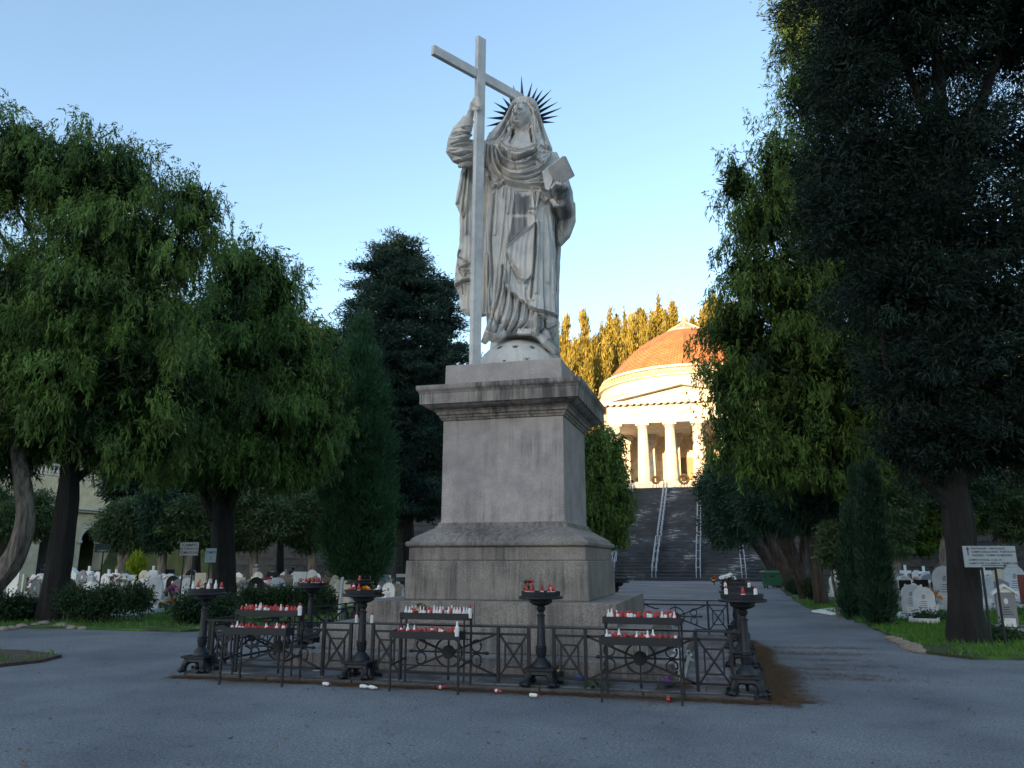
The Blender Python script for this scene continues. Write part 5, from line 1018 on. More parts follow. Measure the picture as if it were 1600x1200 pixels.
# dark tree at the right, nearest
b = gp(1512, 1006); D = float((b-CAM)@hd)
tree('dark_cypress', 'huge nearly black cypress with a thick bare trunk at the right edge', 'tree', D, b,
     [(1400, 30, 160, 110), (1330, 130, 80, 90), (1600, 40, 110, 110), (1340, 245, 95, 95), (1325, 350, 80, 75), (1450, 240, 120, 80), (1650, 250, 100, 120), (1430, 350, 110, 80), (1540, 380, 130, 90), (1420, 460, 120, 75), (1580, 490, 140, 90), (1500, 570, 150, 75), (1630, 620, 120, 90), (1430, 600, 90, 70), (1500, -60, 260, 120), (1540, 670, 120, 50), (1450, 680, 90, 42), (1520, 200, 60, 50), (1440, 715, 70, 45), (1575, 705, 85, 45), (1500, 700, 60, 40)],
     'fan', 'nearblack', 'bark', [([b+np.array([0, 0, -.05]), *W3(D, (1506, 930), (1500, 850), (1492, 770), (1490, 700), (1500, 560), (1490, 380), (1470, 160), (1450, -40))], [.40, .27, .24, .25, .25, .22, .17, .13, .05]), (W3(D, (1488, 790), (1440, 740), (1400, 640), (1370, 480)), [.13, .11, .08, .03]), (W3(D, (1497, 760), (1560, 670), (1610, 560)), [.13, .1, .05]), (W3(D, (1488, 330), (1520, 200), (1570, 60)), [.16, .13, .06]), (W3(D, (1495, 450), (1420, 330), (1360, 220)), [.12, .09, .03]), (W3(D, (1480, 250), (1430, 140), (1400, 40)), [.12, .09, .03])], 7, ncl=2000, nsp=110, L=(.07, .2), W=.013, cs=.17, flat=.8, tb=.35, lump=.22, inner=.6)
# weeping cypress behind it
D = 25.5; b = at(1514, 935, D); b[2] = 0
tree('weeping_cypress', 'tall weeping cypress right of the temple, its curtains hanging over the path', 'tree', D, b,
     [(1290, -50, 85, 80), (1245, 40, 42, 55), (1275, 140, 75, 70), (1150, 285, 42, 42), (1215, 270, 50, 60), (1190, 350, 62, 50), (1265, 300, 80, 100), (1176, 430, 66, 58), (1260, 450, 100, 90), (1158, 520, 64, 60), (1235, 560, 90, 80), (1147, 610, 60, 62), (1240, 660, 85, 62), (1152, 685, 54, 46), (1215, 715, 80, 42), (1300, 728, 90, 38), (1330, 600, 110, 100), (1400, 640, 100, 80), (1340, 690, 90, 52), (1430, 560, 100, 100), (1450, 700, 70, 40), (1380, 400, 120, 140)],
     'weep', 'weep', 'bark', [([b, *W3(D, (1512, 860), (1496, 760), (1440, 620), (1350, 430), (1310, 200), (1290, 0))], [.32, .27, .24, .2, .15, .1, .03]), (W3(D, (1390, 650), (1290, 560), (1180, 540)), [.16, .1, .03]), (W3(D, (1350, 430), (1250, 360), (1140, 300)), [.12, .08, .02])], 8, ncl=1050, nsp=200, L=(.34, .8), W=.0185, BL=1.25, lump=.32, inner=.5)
# row of leaning trees along the path
rowT = (((1285, 947), (1278, 900, 1268, 840), [(1285, 752, 55, 45), (1262, 790, 52, 42), (1310, 780, 34, 52), (1290, 700, 40, 40)], 'bark_red', 'with a pale stripped trunk, nearest of its row'), ((1262, 938), (1250, 895, 1225, 840), [(1222, 752, 58, 48), (1200, 790, 46, 38), (1240, 795, 42, 36)], 'bark_red', 'second in the row beside the path'), ((1240, 926), (1228, 890, 1200, 840), [(1165, 765, 50, 46), (1185, 735, 44, 36), (1160, 805, 38, 36)], 'bark_red', 'third in the row beside the path'), ((1219, 917), (1208, 885, 1180, 845), [(1126, 765, 28, 44), (1140, 812, 34, 38), (1150, 770, 36, 50)], 'bark_red', 'farthest of its row, its crown overhanging the stairs'))
for i, (bp, tr_, bl, bk_, lb) in enumerate(rowT):
    b = gp(*bp); D = float((b-CAM)@hd); x1, y1, x2, y2 = tr_; c0 = bl[0]
    tree('leaning_cypress', 'dark cypress leaning over the path, '+lb, 'tree', D, b, bl, 'fan', 'cypress_dark', bk_, [([b, *W3(D, (x1, y1), (x2, y2), (c0[0], c0[1]))], [.0088*D, .0070*D, .0065*D, .03]), (W3(D, (x1, y1), ((x1+bl[1][0])/2-2, y2-20), (bl[1][0]-15, bl[1][1]+15)), [.0045*D, .004*D, .02]), (W3(D, (x1+2, y1-2), (x1+6, y2-10), (x1+8, y2-60)), [.004*D, .0035*D, .02])], 20+i, 'leaning cypresses along the path', ncl=460, nsp=90, L=(.004*D, .010*D), W=.0007*D, cs=.0085*D, flat=.8, lump=.2, tb=.5)
# two slender columns
for i, (bp, bl, lb) in enumerate((((1340, 968), [(1344, 770, 15, 45), (1336, 830, 19, 50), (1332, 890, 22, 50), (1333, 935, 22, 32)], 'slender columnar cypress, thinner left one of the pair by the right graves'), ((1372, 980), [(1362, 765, 13, 45), (1362, 820, 18, 50), (1367, 880, 23, 55), (1371, 930, 24, 44), (1372, 955, 20, 22)], 'slender columnar cypress with rounded foot, right one of the pair by the right graves'))):
    b = gp(*bp); D = float((b-CAM)@hd); tree('slender_cypress', lb, 'tree', D, b, bl, 'tuft', 'cypress_dark', 'bark', [([b, *W3(D, (bp[0]-2, 900), (bl[0][0], 760))], [.06, .05, .02])], 30+i, ncl=520, nsp=60, L=(.08, .2), W=.012, cs=.075, lump=.07, inner=.4, tb=.35+.2*(i == 0))
b = gp(1309, 966); D = float((b-CAM)@hd)
tree('sapling', 'thin sapling with a bent stem left of the slender cypresses', 'tree', D, b, [(1300, 842, 17, 30), (1306, 870, 14, 22), (1293, 872, 13, 18)], 'fan', 'trim', 'bark_pale', [([b, *W3(D, (1306, 930), (1300, 895), (1303, 850))], [.045, .04, .035, .015]), (W3(D, (1301, 900), (1318, 888)), [.02, .01])], 33, ncl=110, nsp=40, L=(.1, .22), W=.018, cs=.14)
# trees behind the right graves and clipped row behind the left graves
for i, (bp, bl, m_, tx, lb) in enumerate((
        ((1400, 898), [(1402, 780, 34, 52), (1395, 840, 26, 36), (1385, 740, 30, 40)], 'trim', 1400, 'light green bushy tree just right of the slender cypress pair'), ((1452, 896), [(1445, 820, 52, 30), (1430, 845, 34, 24), (1480, 810, 34, 28)], 'weep', 1475, 'low yellowish green tree before the stepped wall, left of the thick trunk'), ((1570, 890), [(1560, 775, 58, 40), (1590, 810, 50, 42), (1535, 810, 40, 32), (1610, 760, 50, 50)], 'trim', 1566, 'brownish green round tree behind the right hand notice board'), ((1476, 890), [(1486, 770, 40, 40), (1500, 740, 50, 40)], 'cypress_dark', 1475, 'dark tree with a pale trunk seen past the thick trunk'),
        ((196, 890), [(188, 828, 34, 34), (225, 832, 28, 34), (205, 805, 36, 28)], 'trim', 190, 'round clipped tree on twin pale stems behind the graves, second from the left'), ((26, 890), [(30, 815, 45, 34), (60, 800, 30, 38), (-20, 800, 40, 50)], 'trim', 22, 'round clipped tree at the far left, behind the curved trunk'), ((292, 890), [(285, 822, 34, 36), (320, 828, 26, 34), (300, 800, 36, 28)], 'trim', 300, 'round clipped tree behind the white sign of the left field'), ((398, 890), [(395, 825, 34, 36), (428, 812, 34, 38), (405, 792, 34, 28)], 'trim', 397, 'round clipped tree on a pale stem just right of the forked trunk'), ((487, 890), [(478, 825, 30, 38), (498, 812, 20, 44), (470, 800, 28, 30)], 'trim', 488, 'narrow clipped tree just left of the conical cypress'), ((255, 890), [(254, 818, 26, 44), (250, 790, 28, 30)], 'cypress_dark', 254, 'dark clipped tree in the gap of the clipped row'), ((352, 888), [(352, 800, 34, 50), (365, 830, 20, 36)], 'trim', 360, 'clipped tree half hidden behind the forked trunk'))):
    D = 50.0+(i % 3)*1.5; b = at(bp[0], bp[1], D); b[2] = 0
    tree('clipped_tree' if i > 3 else 'round_tree', lb, 'tree', D, b, bl, 'fan', m_, 'bark_pale', [([b, *W3(D, (tx, 860), (bl[0][0], bl[0][1]))], [.30, .24, .06])]+([(W3(D, (186, 892), (212, 850), (225, 830)), [.25, .2, .05])] if i == 4 else []), 40+i, ncl=330, nsp=85, L=(.14, .34), W=.032, cs=.3, flat=.45, lump=.16, inner=.5, tb=.5)
for i, (px, py, rx, ry, lb) in enumerate(((215, 745, 50, 50, 'left of three'), (310, 735, 60, 62, 'middle of three'), (440, 745, 60, 55, 'right of three'))):
    D = 59.0; b = at(px, 880, D); b[2] = 0; tree('dark_cypress', 'dark evergreen filling the gap above the clipped row, '+lb, 'tree', D, b, [(px, py, rx, ry), (px+10, py+50, rx*.8, ry*.8)], 'fan', 'cypress_dark', 'bark', [([b, *W3(D, (px, py))], [.3, .1])], 60+i, ncl=420, nsp=45, L=(.3, .6), W=.06, cs=.4, inner=.5, tb=.3)
D = 46.0; b = at(213, 893, D); b[2] = 0
tree('lime_bush', 'small lime yellow conical bush among the left graves', 'bush', D, b, [(213, 875, 8, 10), (213, 884, 13, 10)], 'tuft', 'lime', 'bark', None, 70, ncl=110, nsp=40, L=(.1, .25), W=.03, cs=.1)
# hedges
def hedge(label, D, x0, x1, y0, y1, seed, mat='hedge', dens=1.0, dd=0):
    n = max(2, int((x1-x0)/(y1-y0)*1.5)); b = at((x0+x1)/2, y1+8, D); b[2] = 0
    t = thing('hedge', label, 'hedge', b); bl = [(x0+(x1-x0)*(i+.5)/n+math.sin(i*2.3)*4, (y0+y1)/2+math.sin(i*1.7)*2.5, (x1-x0)/n*.72, (y1-y0)/2, dd) for i in range(n)]; C_, Rr = blob_world(bl, D); Rr[:, 1] = .55
    crown('foliage', C_, Rr, 'fan', int(190*n/3*dens), 45, M[mat], seed, t, b, L=(.05, .12), W=.016, cs=.11, flat=1, inner=.5, lump=.12)
    rr = random.Random(seed); P = []
    for i in range(n*2): x = x0+(x1-x0)*(i+.5)/(n*2)+rr.uniform(-4, 4); p = at(x, (y0+y1)/2, D); P.append(([(p[0]+rr.uniform(-.05, .05), p[1], 0), p], [.018, .01]))
    trunk('stems', P, M['bark_pale'], t, b, 6); return t
hedge('long dark clipped hedge with bare stems before the left graves', 21.3, 96, 226, 916, 962, 80)
hedge('dark clipped hedge behind the front left candle stand', 20.8, 282, 362, 925, 975, 81)
hedge('green clipped hedge along the left of the monument', 24.0, 376, 520, 915, 958, 82)
hedge('small dark shrub at the left edge before a pale tombstone', 21.5, -30, 26, 925, 970, 83)
hedge('low leafy shrub around the white planter beside the tall trunk', 22.3, 30, 62, 940, 960, 84)
hedge('small clipped shrub among the leaning trunks, right one', 33.0, 1259, 1281, 903, 932, 85)
hedge('small clipped shrub among the leaning trunks, left one', 38.0, 1234, 1250, 903, 925, 86)
hedge('low tangle of dark shrubs at the foot of the thick right trunk', 16.6, 1530, 1580, 985, 1018, 87)
hedge('low flowering bush beside the twin pale tombstones', 21.5, 1438, 1476, 960, 985, 88)
# sunlit cypresses on the hill: six shapes, copied
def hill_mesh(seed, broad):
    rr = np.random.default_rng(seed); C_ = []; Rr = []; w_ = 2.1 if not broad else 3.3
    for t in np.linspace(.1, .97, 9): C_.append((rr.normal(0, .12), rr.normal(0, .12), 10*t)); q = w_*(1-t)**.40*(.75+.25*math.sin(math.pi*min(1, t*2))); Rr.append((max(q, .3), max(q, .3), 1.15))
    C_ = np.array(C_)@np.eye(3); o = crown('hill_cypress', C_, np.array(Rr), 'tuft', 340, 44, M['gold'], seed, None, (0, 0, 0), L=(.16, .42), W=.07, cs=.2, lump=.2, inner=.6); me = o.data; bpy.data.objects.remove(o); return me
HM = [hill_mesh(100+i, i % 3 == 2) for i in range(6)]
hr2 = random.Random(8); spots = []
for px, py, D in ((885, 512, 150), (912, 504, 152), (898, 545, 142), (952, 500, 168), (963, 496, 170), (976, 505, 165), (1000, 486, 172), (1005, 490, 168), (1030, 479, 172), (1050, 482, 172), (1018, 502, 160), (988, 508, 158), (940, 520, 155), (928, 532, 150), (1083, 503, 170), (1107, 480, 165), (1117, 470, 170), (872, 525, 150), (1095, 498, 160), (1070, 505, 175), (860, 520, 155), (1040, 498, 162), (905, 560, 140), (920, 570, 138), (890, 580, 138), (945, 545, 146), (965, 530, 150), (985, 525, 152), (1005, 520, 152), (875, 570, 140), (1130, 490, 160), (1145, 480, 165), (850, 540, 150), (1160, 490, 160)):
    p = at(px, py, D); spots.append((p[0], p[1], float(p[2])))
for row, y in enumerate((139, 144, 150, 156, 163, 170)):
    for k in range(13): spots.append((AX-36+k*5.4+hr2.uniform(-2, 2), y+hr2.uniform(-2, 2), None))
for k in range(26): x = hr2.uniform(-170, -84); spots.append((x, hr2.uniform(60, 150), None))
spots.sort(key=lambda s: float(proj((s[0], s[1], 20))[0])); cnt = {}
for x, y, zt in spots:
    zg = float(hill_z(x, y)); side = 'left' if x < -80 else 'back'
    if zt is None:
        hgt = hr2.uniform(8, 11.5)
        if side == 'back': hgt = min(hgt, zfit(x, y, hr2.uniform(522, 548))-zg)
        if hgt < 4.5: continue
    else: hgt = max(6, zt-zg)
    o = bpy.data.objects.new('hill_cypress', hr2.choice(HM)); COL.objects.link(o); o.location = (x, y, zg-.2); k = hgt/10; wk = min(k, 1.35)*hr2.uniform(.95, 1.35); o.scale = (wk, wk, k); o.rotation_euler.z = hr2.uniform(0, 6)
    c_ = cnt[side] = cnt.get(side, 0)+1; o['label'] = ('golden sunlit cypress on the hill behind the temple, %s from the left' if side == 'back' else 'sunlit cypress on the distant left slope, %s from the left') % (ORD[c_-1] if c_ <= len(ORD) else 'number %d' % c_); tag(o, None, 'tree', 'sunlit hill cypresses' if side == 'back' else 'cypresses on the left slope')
# ================================================================== GRAVES
def outline(kind, w_, h_):
    a = w_/2
    if kind == 'arched': return [(-a, 0), (a, 0), (a, h_-a)]+[(a*math.cos(t), h_-a+a*math.sin(t)) for t in np.linspace(.15, math.pi-.15, 11)]+[(-a, h_-a)]
    if kind == 'shouldered': b = a*.68; return [(-a, 0), (a, 0), (a, h_-b*1.1), (b, h_-b*1.1)]+[(b*math.cos(t), h_-b*1.1+b*1.1*math.sin(t)) for t in np.linspace(.15, math.pi-.15, 9)]+[(-b, h_-b*1.1), (-a, h_-b*1.1)]
    if kind == 'oval': return [(a*(.62+.38*math.sin(math.pi*min(1, z*.9)))*s, h_*z) for s, zs in ((1, np.linspace(0, .72, 6)), ) for z in zs]+[(a*.96*math.cos(t), h_*.72+h_*.28*math.sin(t)) for t in np.linspace(.25, math.pi-.25, 9)]+[(-a*(.62+.38*math.sin(math.pi*min(1, z*.9))), h_*z) for z in np.linspace(.72, 0, 6)]
    if kind == 'slanted': return [(-a, 0), (a, 0), (a, h_), (a*.2, h_*.97), (-a*.5, h_*.8), (-a*.9, h_*.5)]
    if kind == 'pointed': return [(-a, 0), (a, 0), (a, h_*.8), (0, h_), (-a, h_*.8)]
    return [(-a, 0), (a, 0), (a, h_), (-a, h_)]
def headstone(kind, mat, w_, h_, seed, near=False, bed=True):
    rr = random.Random(seed); t = thing('headstone', 'x', 'headstone'); d = .10
    mb = MB(); mb.box((0, 0, .06), (w_+.16, .30, .12)); mb.build('base', M[mat if mat not in ('black', 'redstone') else 'grey'], t)
    mb = MB(); z0 = .12
    if kind == 'cross': mb.box((0, 0, z0+.14), (.36, .22, .28)); mb.build('pedestal_block', M[mat], t); mb = MB(); mb.prism([(-.07, z0+.28), (.07, z0+.28), (.07, h_*.68), (w_/2, h_*.68), (w_/2, h_*.68+.14), (.07, h_*.68+.14), (.07, h_), (-.07, h_), (-.07, h_*.68+.14), (-w_/2, h_*.68+.14), (-w_/2, h_*.68), (-.07, h_*.68)], -.06, .06); mb.build('cross', M[mat], t, bevel=.008); fy = -.12; pz = z0+.14
    elif kind == 'gabled':
        mb.box((0, .02, z0+(h_-.22-z0)/2), (w_*.8, .24, h_-.22-z0)); mb.build('slab', M[mat], t); mb = MB()
        for s in (-1, 1): mb.add([(0, -.18, h_), (0, .18, h_), (s*w_/2*1.1, .18, h_-.24), (s*w_/2*1.1, -.18, h_-.24), (0, -.18, h_-.07), (0, .18, h_-.07), (s*w_/2*1.1, .18, h_-.30), (s*w_/2*1.1, -.18, h_-.30)], [(0, 1, 2, 3), (7, 6, 5, 4), (0, 3, 7, 4), (1, 5, 6, 2), (3, 2, 6, 7), (0, 4, 5, 1)])
        mb.prism([(-w_*.4, h_-.225), (w_*.4, h_-.225), (0, h_-.06)], -.099, .139); mb.build('roof', M['white' if mat != 'white' else 'paleblue'], t); fy = -.105; pz = h_*.62
    elif kind == 'column': mb.box((0, 0, z0+.2), (.42, .36, .4)); mb.box((0, 0, z0+.4+(h_-.5-z0)/2), (.30, .26, h_-.5-z0)); mb.box((0, 0, h_-.06), (.38, .34, .08)); mb.build('pillar', M[mat], t, bevel=.01); mb = MB(); mb.lathe([(.09, h_-.02), (.06, h_+.02), (.13, h_+.14), (.08, h_+.22), (.02, h_+.26)], 12); mb.build('urn', M[mat], t, smooth=.8); fy = -.135; pz = h_*.55
    else: mb.prism([(p[0], z0+p[1]) for p in outline(kind, w_, h_-z0)], -d/2, d/2); mb.build('slab', M[mat], t, bevel=.008); fy = -d/2; pz = z0+(h_-z0)*.66
    if kind != 'cross' and rr.random() < .85:
        mb = MB(); mb.rings([[(.055*math.cos(a), fy-e, pz+.075*math.sin(a)) for a in np.linspace(0, 6.283, 17)[:-1]] for e in (-.005, .008)]); mb.build('portrait', M['white' if mat in ('black', 'grey', 'redstone') else 'photo'], t)
        mb = MB()
        for k in range(4):
            wl = rr.uniform(.14, .30)*w_/.6; mb.box((rr.uniform(-.02, .02), fy-.001, pz-.15-k*.058), (wl, .006, .016))
        mb.build('inscription', M['cream' if mat in ('black', 'redstone') else 'ink'], t)
    if bed:
        mb = MB(); L = 1.35; y0_ = -.16; W_ = w_+.1
        for s in (-1, 1): mb.box((s*W_/2, y0_-L/2, .07), (.07, L, .14))
        mb.box((0, y0_-L-.03, .07), (W_+.07, .07, .14)); mb.build('surround', M[mat if mat not in ('black', 'redstone') else 'paleblue'], t)
        mb = MB(); mb.box((0, y0_-L/2, .045), (W_-.07, L, .07)); mb.build('soil', M['dirt'], t)
        if rr.random() < .5: mb = MB(); mb.box((0, y0_-.12, .20), (.30, .14, .2)); mb.build('vase_block', M['white'], t)
    return t
CN = {'white': 'white', 'paleblue': 'pale grey', 'cream': 'cream', 'grey': 'dark grey', 'black': 'black', 'brownstone': 'brown', 'redstone': 'red'}
kinds = ['arched', 'shouldered', 'rectangular', 'cross', 'gabled', 'column', 'pointed', 'oval', 'slanted']; kw = [5, 3, 4, 2, 1.2, .8, 1.6, 1.2, 1]
mats_ = ['white', 'paleblue', 'cream', 'grey', 'black', 'brownstone', 'redstone']; mw = [7, 3.5, 2.8, 2.4, 3.2, 1.0, .6]
PROTO = {}; grr = random.Random(21); used = {}
def grave(kind, mat, p, rz, s=1.0, hs=1.0, label=None, bed=True, grp=None):
    key = (kind, mat, bed)
    if key not in PROTO: t = PROTO[key] = headstone(kind, mat, {'cross': .6, 'column': .42, 'slanted': .62, 'oval': .55}.get(kind, .62), {'cross': 1.25, 'column': 1.15, 'gabled': 1.15}.get(kind, 1.02), len(PROTO), True, bed)
    else: t = copy_tree(PROTO[key])
    t.location = (float(p[0]), float(p[1]), .045); t.rotation_euler.z = rz; t.scale = (s, s, s*hs); tag(t, label, 'headstone', grp); return t
# stones one can tell apart in the foreground
special = []
def near(px, base, kind, mat, label, rz=0, s=1.0, hs=1.0, bed=True):
    p = gp(px, base, .05); special.append((px, float((p-CAM)@hd))); grave(kind, mat, p, rz, s, hs, label, bed)
near(238, 957, 'oval', 'paleblue', 'pale grey oval headstone at the right end of the dark hedge', .15, 1.0, 1.05)
near(52, 951, 'arched', 'grey', 'grey brown arched headstone with white plaque left of the tall trunk', -.2, .85, 1.1, False)
near(17, 952, 'slanted', 'white', 'tall white slanted slab at the left edge under the curved trunk', -.3, 1.1, 1.15, False)
near(29, 935, 'rectangular', 'cream', 'cream rectangular slab behind the white slanted slab', -.2, .8, 1.25, False)
near(190, 941, 'gabled', 'grey', 'grey house shaped tomb with pitched white roof behind the hedge', .1, .95, 1.0)
near(106, 938, 'arched', 'black', 'black arched headstone with oval portrait just right of the tall trunk', 0, .85)
near(268, 936, 'arched', 'black', 'black arched headstone behind the pale grey oval headstone', .1, .95)
near(290, 940, 'oval', 'paleblue', 'pale grey oval slab left of the small cream slab near the signs', 0, .9)
near(311, 938, 'rectangular', 'cream', 'slim cream slab under the white field sign', 0, .85, 1.25)
near(398, 948, 'arched', 'black', 'black arched headstone right of the forked trunk', .1, .95, 1.05)
near(432, 944, 'arched', 'paleblue', 'pale grey arched headstone behind the left rear candle stand', 0, .95)
near(450, 938, 'rectangular', 'brownstone', 'brown rectangular headstone behind the left fence', 0, .95, .9)
near(467, 940, 'rectangular', 'white', 'tall white slab with dark sides behind the left candle stand', 0, .9, 1.25)
near(617, 942, 'arched', 'brownstone', 'brown arched headstone just left of the pedestal steps', .2, .8, .9)
near(601, 936, 'arched', 'paleblue', 'pale grey arched headstone between the conical cypress and the pedestal', .2, .9, 1.1)
near(1427, 962, 'arched', 'paleblue', 'left one of twin pale grey arched headstones on the right lawn', -.25, .88, 1.0)
near(1447, 968, 'arched', 'paleblue', 'right one of twin pale grey arched headstones on the right lawn', -.25, .9, .95)
near(1392, 948, 'arched', 'grey', 'dark grey arched headstone with white plaque right of the slender cypress', -.2, 1.0, 1.1)
near(1481, 950, 'arched', 'paleblue', 'tall speckled arched headstone left of the thick trunk', -.2, 1.2, 1.15)
near(1441, 938, 'rectangular', 'black', 'black rectangular headstone behind the twin arched headstones', -.1, .95, .85)
near(1455, 935, 'arched', 'grey', 'dark grey arched headstone behind the black rectangular headstone', -.1, 1.0, 1.0)
near(1418, 924, 'cross', 'white', 'white cross on a block, left of two crosses on the right', -.1, .9, 1.2)
near(1447, 924, 'cross', 'white', 'white cross on a block, right of two crosses on the right', -.1, .9, 1.15)
near(1410, 930, 'shouldered', 'white', 'small white shouldered headstone in front of the left white cross', -.1, .95, .9)
near(1577, 984, 'gabled', 'grey', 'grey house shaped tomb behind the notice board posts', -.15, .8, 1.15)
near(1541, 950, 'arched', 'paleblue', 'pale arched headstone just right of the thick trunk', -.1, 1.0, 1.1)
near(1549, 922, 'arched', 'grey', 'grey arched headstone between the two notice board posts', -.1, 1.0, 1.0)
near(1566, 935, 'arched', 'cream', 'cream arched headstone behind the house shaped tomb', -.1, 1.1, 1.1)
near(1590, 940, 'arched', 'paleblue', 'large pale arched headstone at the right edge', -.1, 1.2, 1.15)
fields = {'left': [], 'right': []}
def row_fill(side, D, px0, px1, step):
    n = int((px1-px0)*D/1232/step)
    for k in range(n):
        px = px0+(px1-px0)*(k+.5+grr.uniform(-.2, .2))/n; p = at(px, 900, D+grr.uniform(-.35, .35))
        if any(abs(px-sx) < 17 and abs(D-sD) < 1.7 for sx, sD in special): continue
        fields[side].append((grr.choices(kinds, kw)[0], grr.choices(mats_, mw)[0], p, D, px))
for D, st_ in ((28.5, 1.5), (32, 1.15), (35.5, 1.05), (39, 1.02), (43, 1.0), (47.5, .98)): row_fill('left', D, -15 if D > 26 else 120, 645, st_)
for D, st_ in ((27, 1.2), (30, 1.05), (33, 1.0), (36.5, .95), (40, .95), (44, .95), (48, .95)): row_fill('right', D, 1395 if D < 34 else 1290, 1630, st_)
for side in ('left', 'right'):
    lab = {}
    for kd, mt, p, D, px in sorted(fields[side], key=lambda g: g[4]):
        key = (kd, mt); lab[key] = lab.get(key, 0)+1; i = lab[key]
        grave(kd, mt, p, grr.uniform(-.12, .12)+(.1 if side == 'left' else -.12), grr.uniform(.72, .98), grr.uniform(.85, 1.25), '%s %s headstone among the crowded graves of the %s field, %s from the left' % (CN[mt], kd, side, ORD[i-1]), D < 40, 'headstones of the %s field' % side)
FP = [(make_bouquet(c_, 50+i, pt, .17, .24, 10, .07), nm_) for i, (c_, pt, nm_) in enumerate(((['red'], M['terracotta'], 'red'), (['yellow', 'orange'], M['white'], 'yellow and orange'), (['pink', 'white'], M['white'], 'pink and white'), (['white'], None, 'white'), (['purple', 'pink'], M['terracotta'], 'purple'), (['red', 'yellow'], None, 'red and yellow'), (['orange'], M['white'], 'orange')))]
fused = set(); fl = []
for side in ('left', 'right'):
    for kd, mt, p, D, px in fields[side]:
        if grr.random() < .72: fl.append((side, np.array([p[0]+grr.uniform(-.3, .3), p[1]-grr.uniform(.35, .9), .10]), grr.randrange(7), px))
for (px, py, k) in ((68, 940, 0), (258, 955, 5), (228, 958, 1), (262, 935, 5), (180, 925, 2), (170, 930, 2), (385, 930, 1), (375, 945, 3), (420, 950, 4), (1462, 955, 6), (1457, 938, 2), (1470, 945, 1), (1492, 930, 2), (1560, 960, 3), (1595, 960, 3), (1585, 925, 1), (1520, 950, 3), (1425, 950, 3)): fl.append(('left' if px < 800 else 'right', gp(px, py, .10), k, px))
cn2 = {}
for side, p, k, px in sorted(fl, key=lambda f: f[3]):
    t, nm_ = FP[k]
    if k in fused: t = copy_tree(t)
    fused.add(k); cn2[(side, k)] = cn2.get((side, k), 0)+1
    place(t, p, '%s flowers on a grave of the %s field, %s from the left' % (nm_, side, ORD[cn2[(side, k)]-1]), 'grave flowers', grr.uniform(0, 6), grr.uniform(1.0, 1.7))
# ================================================================== SIGNS AND SMALL THINGS
def text_mesh(name, s, size, mat, parent, loc, align='CENTER', sx=1.0):
    c = bpy.data.curves.new(name, 'FONT'); c.body = s; c.size = size; c.align_x = align; c.align_y = 'CENTER'; c.extrude = .0015; c.resolution_u = 2; c.offset = size*.012
    o = bpy.data.objects.new(name, c); COL.objects.link(o); me = bpy.data.meshes.new_from_object(o.evaluated_get(bpy.context.evaluated_depsgraph_get())); bpy.data.objects.remove(o)
    q = link_mesh(name, me, [], parent); q.data.materials.clear(); q.data.materials.append(mat); q.rotation_euler = (math.pi/2, 0, 0); q.location = loc; q.scale = (sx, 1, 1); return q
def sign(label, px, base, D, w_, z0, z1, rz, mat, posts, lines, tilt=0, arrows=None):
    b = at(px, base, D); b[2] = .04; t = thing('sign', label, 'sign', b, rz); mb = MB(); mb.box((0, 0, (z0+z1)/2), (w_, .022, z1-z0)); pl = mb.build('plate', M[mat], t, bevel=.004)
    for x in posts: mb = MB(); mb.tube([(x, .035, 0), (x, .035, z1-.03)], .024, 8); mb.build('post', M['iron'], t)
    for s, x, z, size, al, sx in lines: text_mesh('lettering', s, size, M['ink'] if mat == 'sign_white' else M['cream'], t, (x, -.0135, z), al, sx)
    for fn in (arrows or ()): mb = MB(); fn(mb); mb.build('arrow', M['ink'], t)
    return t
H0 = 1.61
sign('white field sign with three lines of black capitals behind the hedge', 289, 930, 25.0, .62, H0+.14, H0+.55, AZ-.10, 'sign_white', (-.18, .14), (('CAMPO', .02, H0+.46, .115, 'CENTER', 1.25), ('DI TURNO DI', 0, H0+.345, .10, 'CENTER', 1.0), ('ESUMAZIONE', 0, H0+.225, .105, 'CENTER', 1.05)))
sign('narrow oblique white sign with a number beside the forked trunk', 323.5, 935, 25.6, .42, H0-.08, H0+.37, AZ+1.05, 'sign_white', (0,), (('CAMPO', 0, H0+.24, .11, 'CENTER', 1.0), ('1', 0, H0+.06, .16, 'CENTER', 1.0)))
sign('small dark green sign on a single post above the dark hedge', 152, 928, 26.0, .50, H0+.24, H0+.52, AZ+.05, 'sign_green', (0.02,), (('CAMPO  I', .03, H0+.30, .075, 'CENTER', 1.15),))
def arr_up(mb): mb.box((-.44, -.0135, H0+.15), (.022, .004, .12)); mb.add([(-.478, -.0125, H0+.20), (-.402, -.0125, H0+.20), (-.44, -.0125, H0+.255), (-.478, -.0155, H0+.20), (-.402, -.0155, H0+.20), (-.44, -.0155, H0+.255)], [(0, 1, 2), (3, 4, 5), (0, 1, 4, 3), (1, 2, 5, 4), (2, 0, 3, 5)])
def arr_right(mb): mb.box((.02, -.0135, H0-.105), (.46, .004, .012)); mb.add([(.25, -.0125, H0-.13), (.25, -.0125, H0-.08), (.32, -.0125, H0-.105), (.25, -.0155, H0-.13), (.25, -.0155, H0-.08), (.32, -.0155, H0-.105)], [(0, 1, 2), (3, 4, 5), (0, 1, 4, 3), (1, 2, 5, 4), (2, 0, 3, 5)])
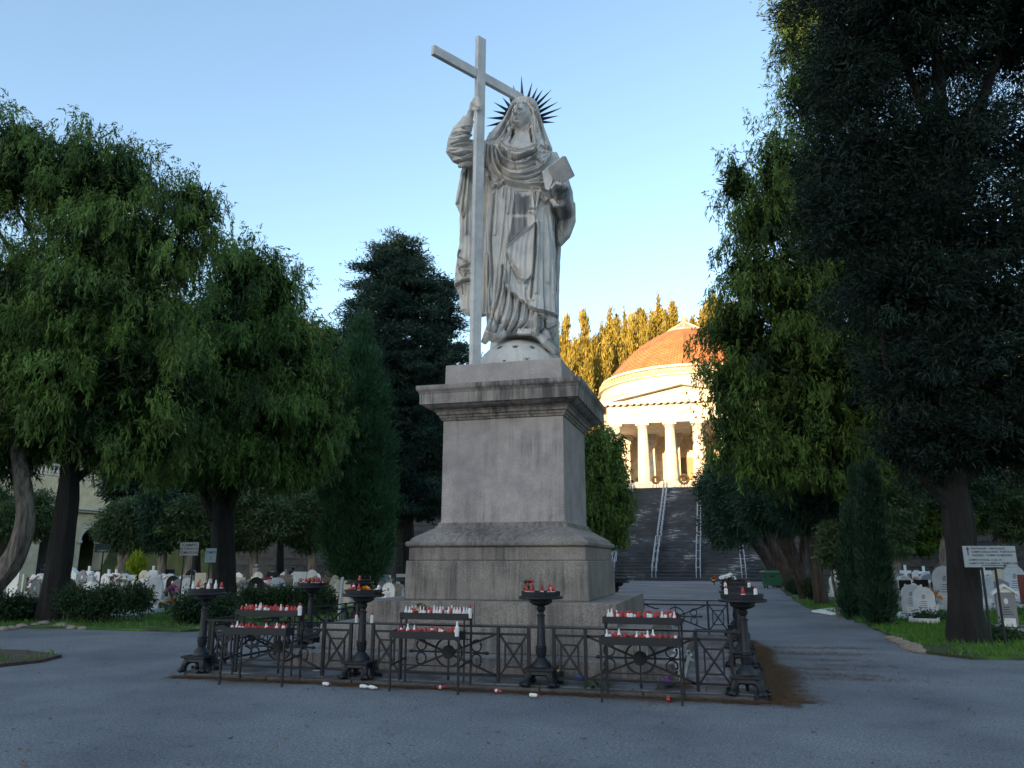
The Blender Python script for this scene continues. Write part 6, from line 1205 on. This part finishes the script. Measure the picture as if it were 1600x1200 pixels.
sign('wide pale notice board on two black posts beside the thick right trunk', 1566, 1012, 15.5, 1.06, H0-.14, H0+.27, AZ+.04, 'sign_white', (-.17, .10),
     tuple((s, x, H0+z-.235, .052, 'LEFT', 1.12) for s, x, z in (('PANTHEON - VENTAGLIO', -.37, .455), ('CAMPO DELLA FEDE - PORTICATO', -.37, .39), ('RADIALE - TOMBA DI MAZZINI', -.36, .325), ('CAMPI 3 4 E DAL 11 AL 14', -.45, .235), ('CAMPO PER LA LIBERTA - TEMPIO CREMATORIO', -.45, .17))), 0, (arr_up, arr_right))
b = gp(529, 971); t = thing('marker_post', 'short white metal post with a grey plate beside the flowered candle stand', 'post', b)
mb = MB(); mb.tube([(0, 0, 0), (.06, 0, 1.16)], .045, 10); mb.lathe([(.047, 1.15), (.03, 1.18), (.005, 1.19)], 10, (.06, 0, 0)); mb.build('post', M['sign_white'], t, smooth=.8); mb = MB(); mb.box((-.06, -.01, .98), (.10, .02, .28)); mb.build('plate', M['grey'], t)
b = gp(1207, 919); t = thing('wheeled_bin', 'green wheeled rubbish bin at the foot of the staircase beside the leaning trunks', 'bin', b, AZ)
mb = MB(); mb.rings([[(a*w_, y*d_, z) for a, y in ((-1, -1), (1, -1), (1, 1), (-1, 1))] for w_, d_, z in ((.46, .34, .16), (.55, .42, .80), (.57, .44, .86), (.57, .44, .90))]); mb.build('body', M['green_plastic'], t, bevel=.02)
mb = MB(); mb.rings([[(a*w_, y*d_, z) for a, y in ((-1, -1), (1, -1), (1, 1), (-1, 1))] for w_, d_, z in ((.60, .47, .905), (.58, .45, .96), (.45, .34, 1.02))]); mb.build('lid', M['green_plastic'], t, bevel=.02)
for sx in (-1, 1):
    for sy in (-1, 1): mb = MB(); mb.rings([[(sx*.38+e, sy*.26+.09*math.cos(a), .09+.09*math.sin(a)) for a in np.linspace(0, 6.283, 15)[:-1]] for e in (-.03, .03)]); mb.build('wheel', M['iron'], t)
mb = MB(); mb.tube([(.58, -.2, .78), (.66, -.2, .80), (.66, .2, .80), (.58, .2, .78)], .02, 6); mb.build('handle', M['green_plastic'], t); mb = MB(); mb.box((-.1, -.405, .72), (.3, .02, .12)); mb.build('slot', M['iron'], t)
for (px, py, s, lb) in ((823, 563, .4, 'tuft of green weeds growing on the pedestal top by the globe'), (788, 565, .3, 'small tuft of weeds on the pedestal top left of centre')):
    p = gp(px, py+1, 5.21); t = make_bouquet(['yellow'], int(px), None, .12, .12, 1, .012); place(t, p, lb, None, 0, s); t['category'] = 'plant'; t.name = 'weeds'
P_ = P2((1268, 957), (1300, 952), (1345, 955), (1345, 961), (1300, 962)); sheet('gravel_patch', P_, .065, M['white'], thick=.05)
rr_ = random.Random(9)
for k, (px, py, s) in enumerate(((5, 983, .16), (18, 981, .13), (34, 979, .18), (55, 977, .14), (70, 975, .2), (96, 979, .22), (112, 981, .16), (128, 982, .14), (1402, 1001, .16), (1412, 1005, .14), (1425, 1011, .2), (1432, 1015, .16), (1440, 1018, .13), (1392, 997, .12))):
    p = gp(px, py, .03); mb = MB(); rs = []
    for j in range(6):
        a = -1.3+2.6*j/5; rs.append([(s*math.cos(a)*math.cos(u)*(1+.2*math.sin(3*u+k)), s*.7*math.cos(a)*math.sin(u)*(1+.2*math.cos(2*u+k)), s*.45*math.sin(a)) for u in np.linspace(0, 6.283, 10)[:-1]])
    mb.rings(rs); o = mb.build('edging_stone', M['brownstone'], smooth=.6); o.location = tuple(map(float, p)); tag(o, 'rough edging stone where the %s lawn meets the asphalt, %s from the left' % (('left', ORD[k]) if px < 800 else ('right', ORD[[13, 8, 9, 10, 11, 12].index(k)])), 'stone', 'edging stones')
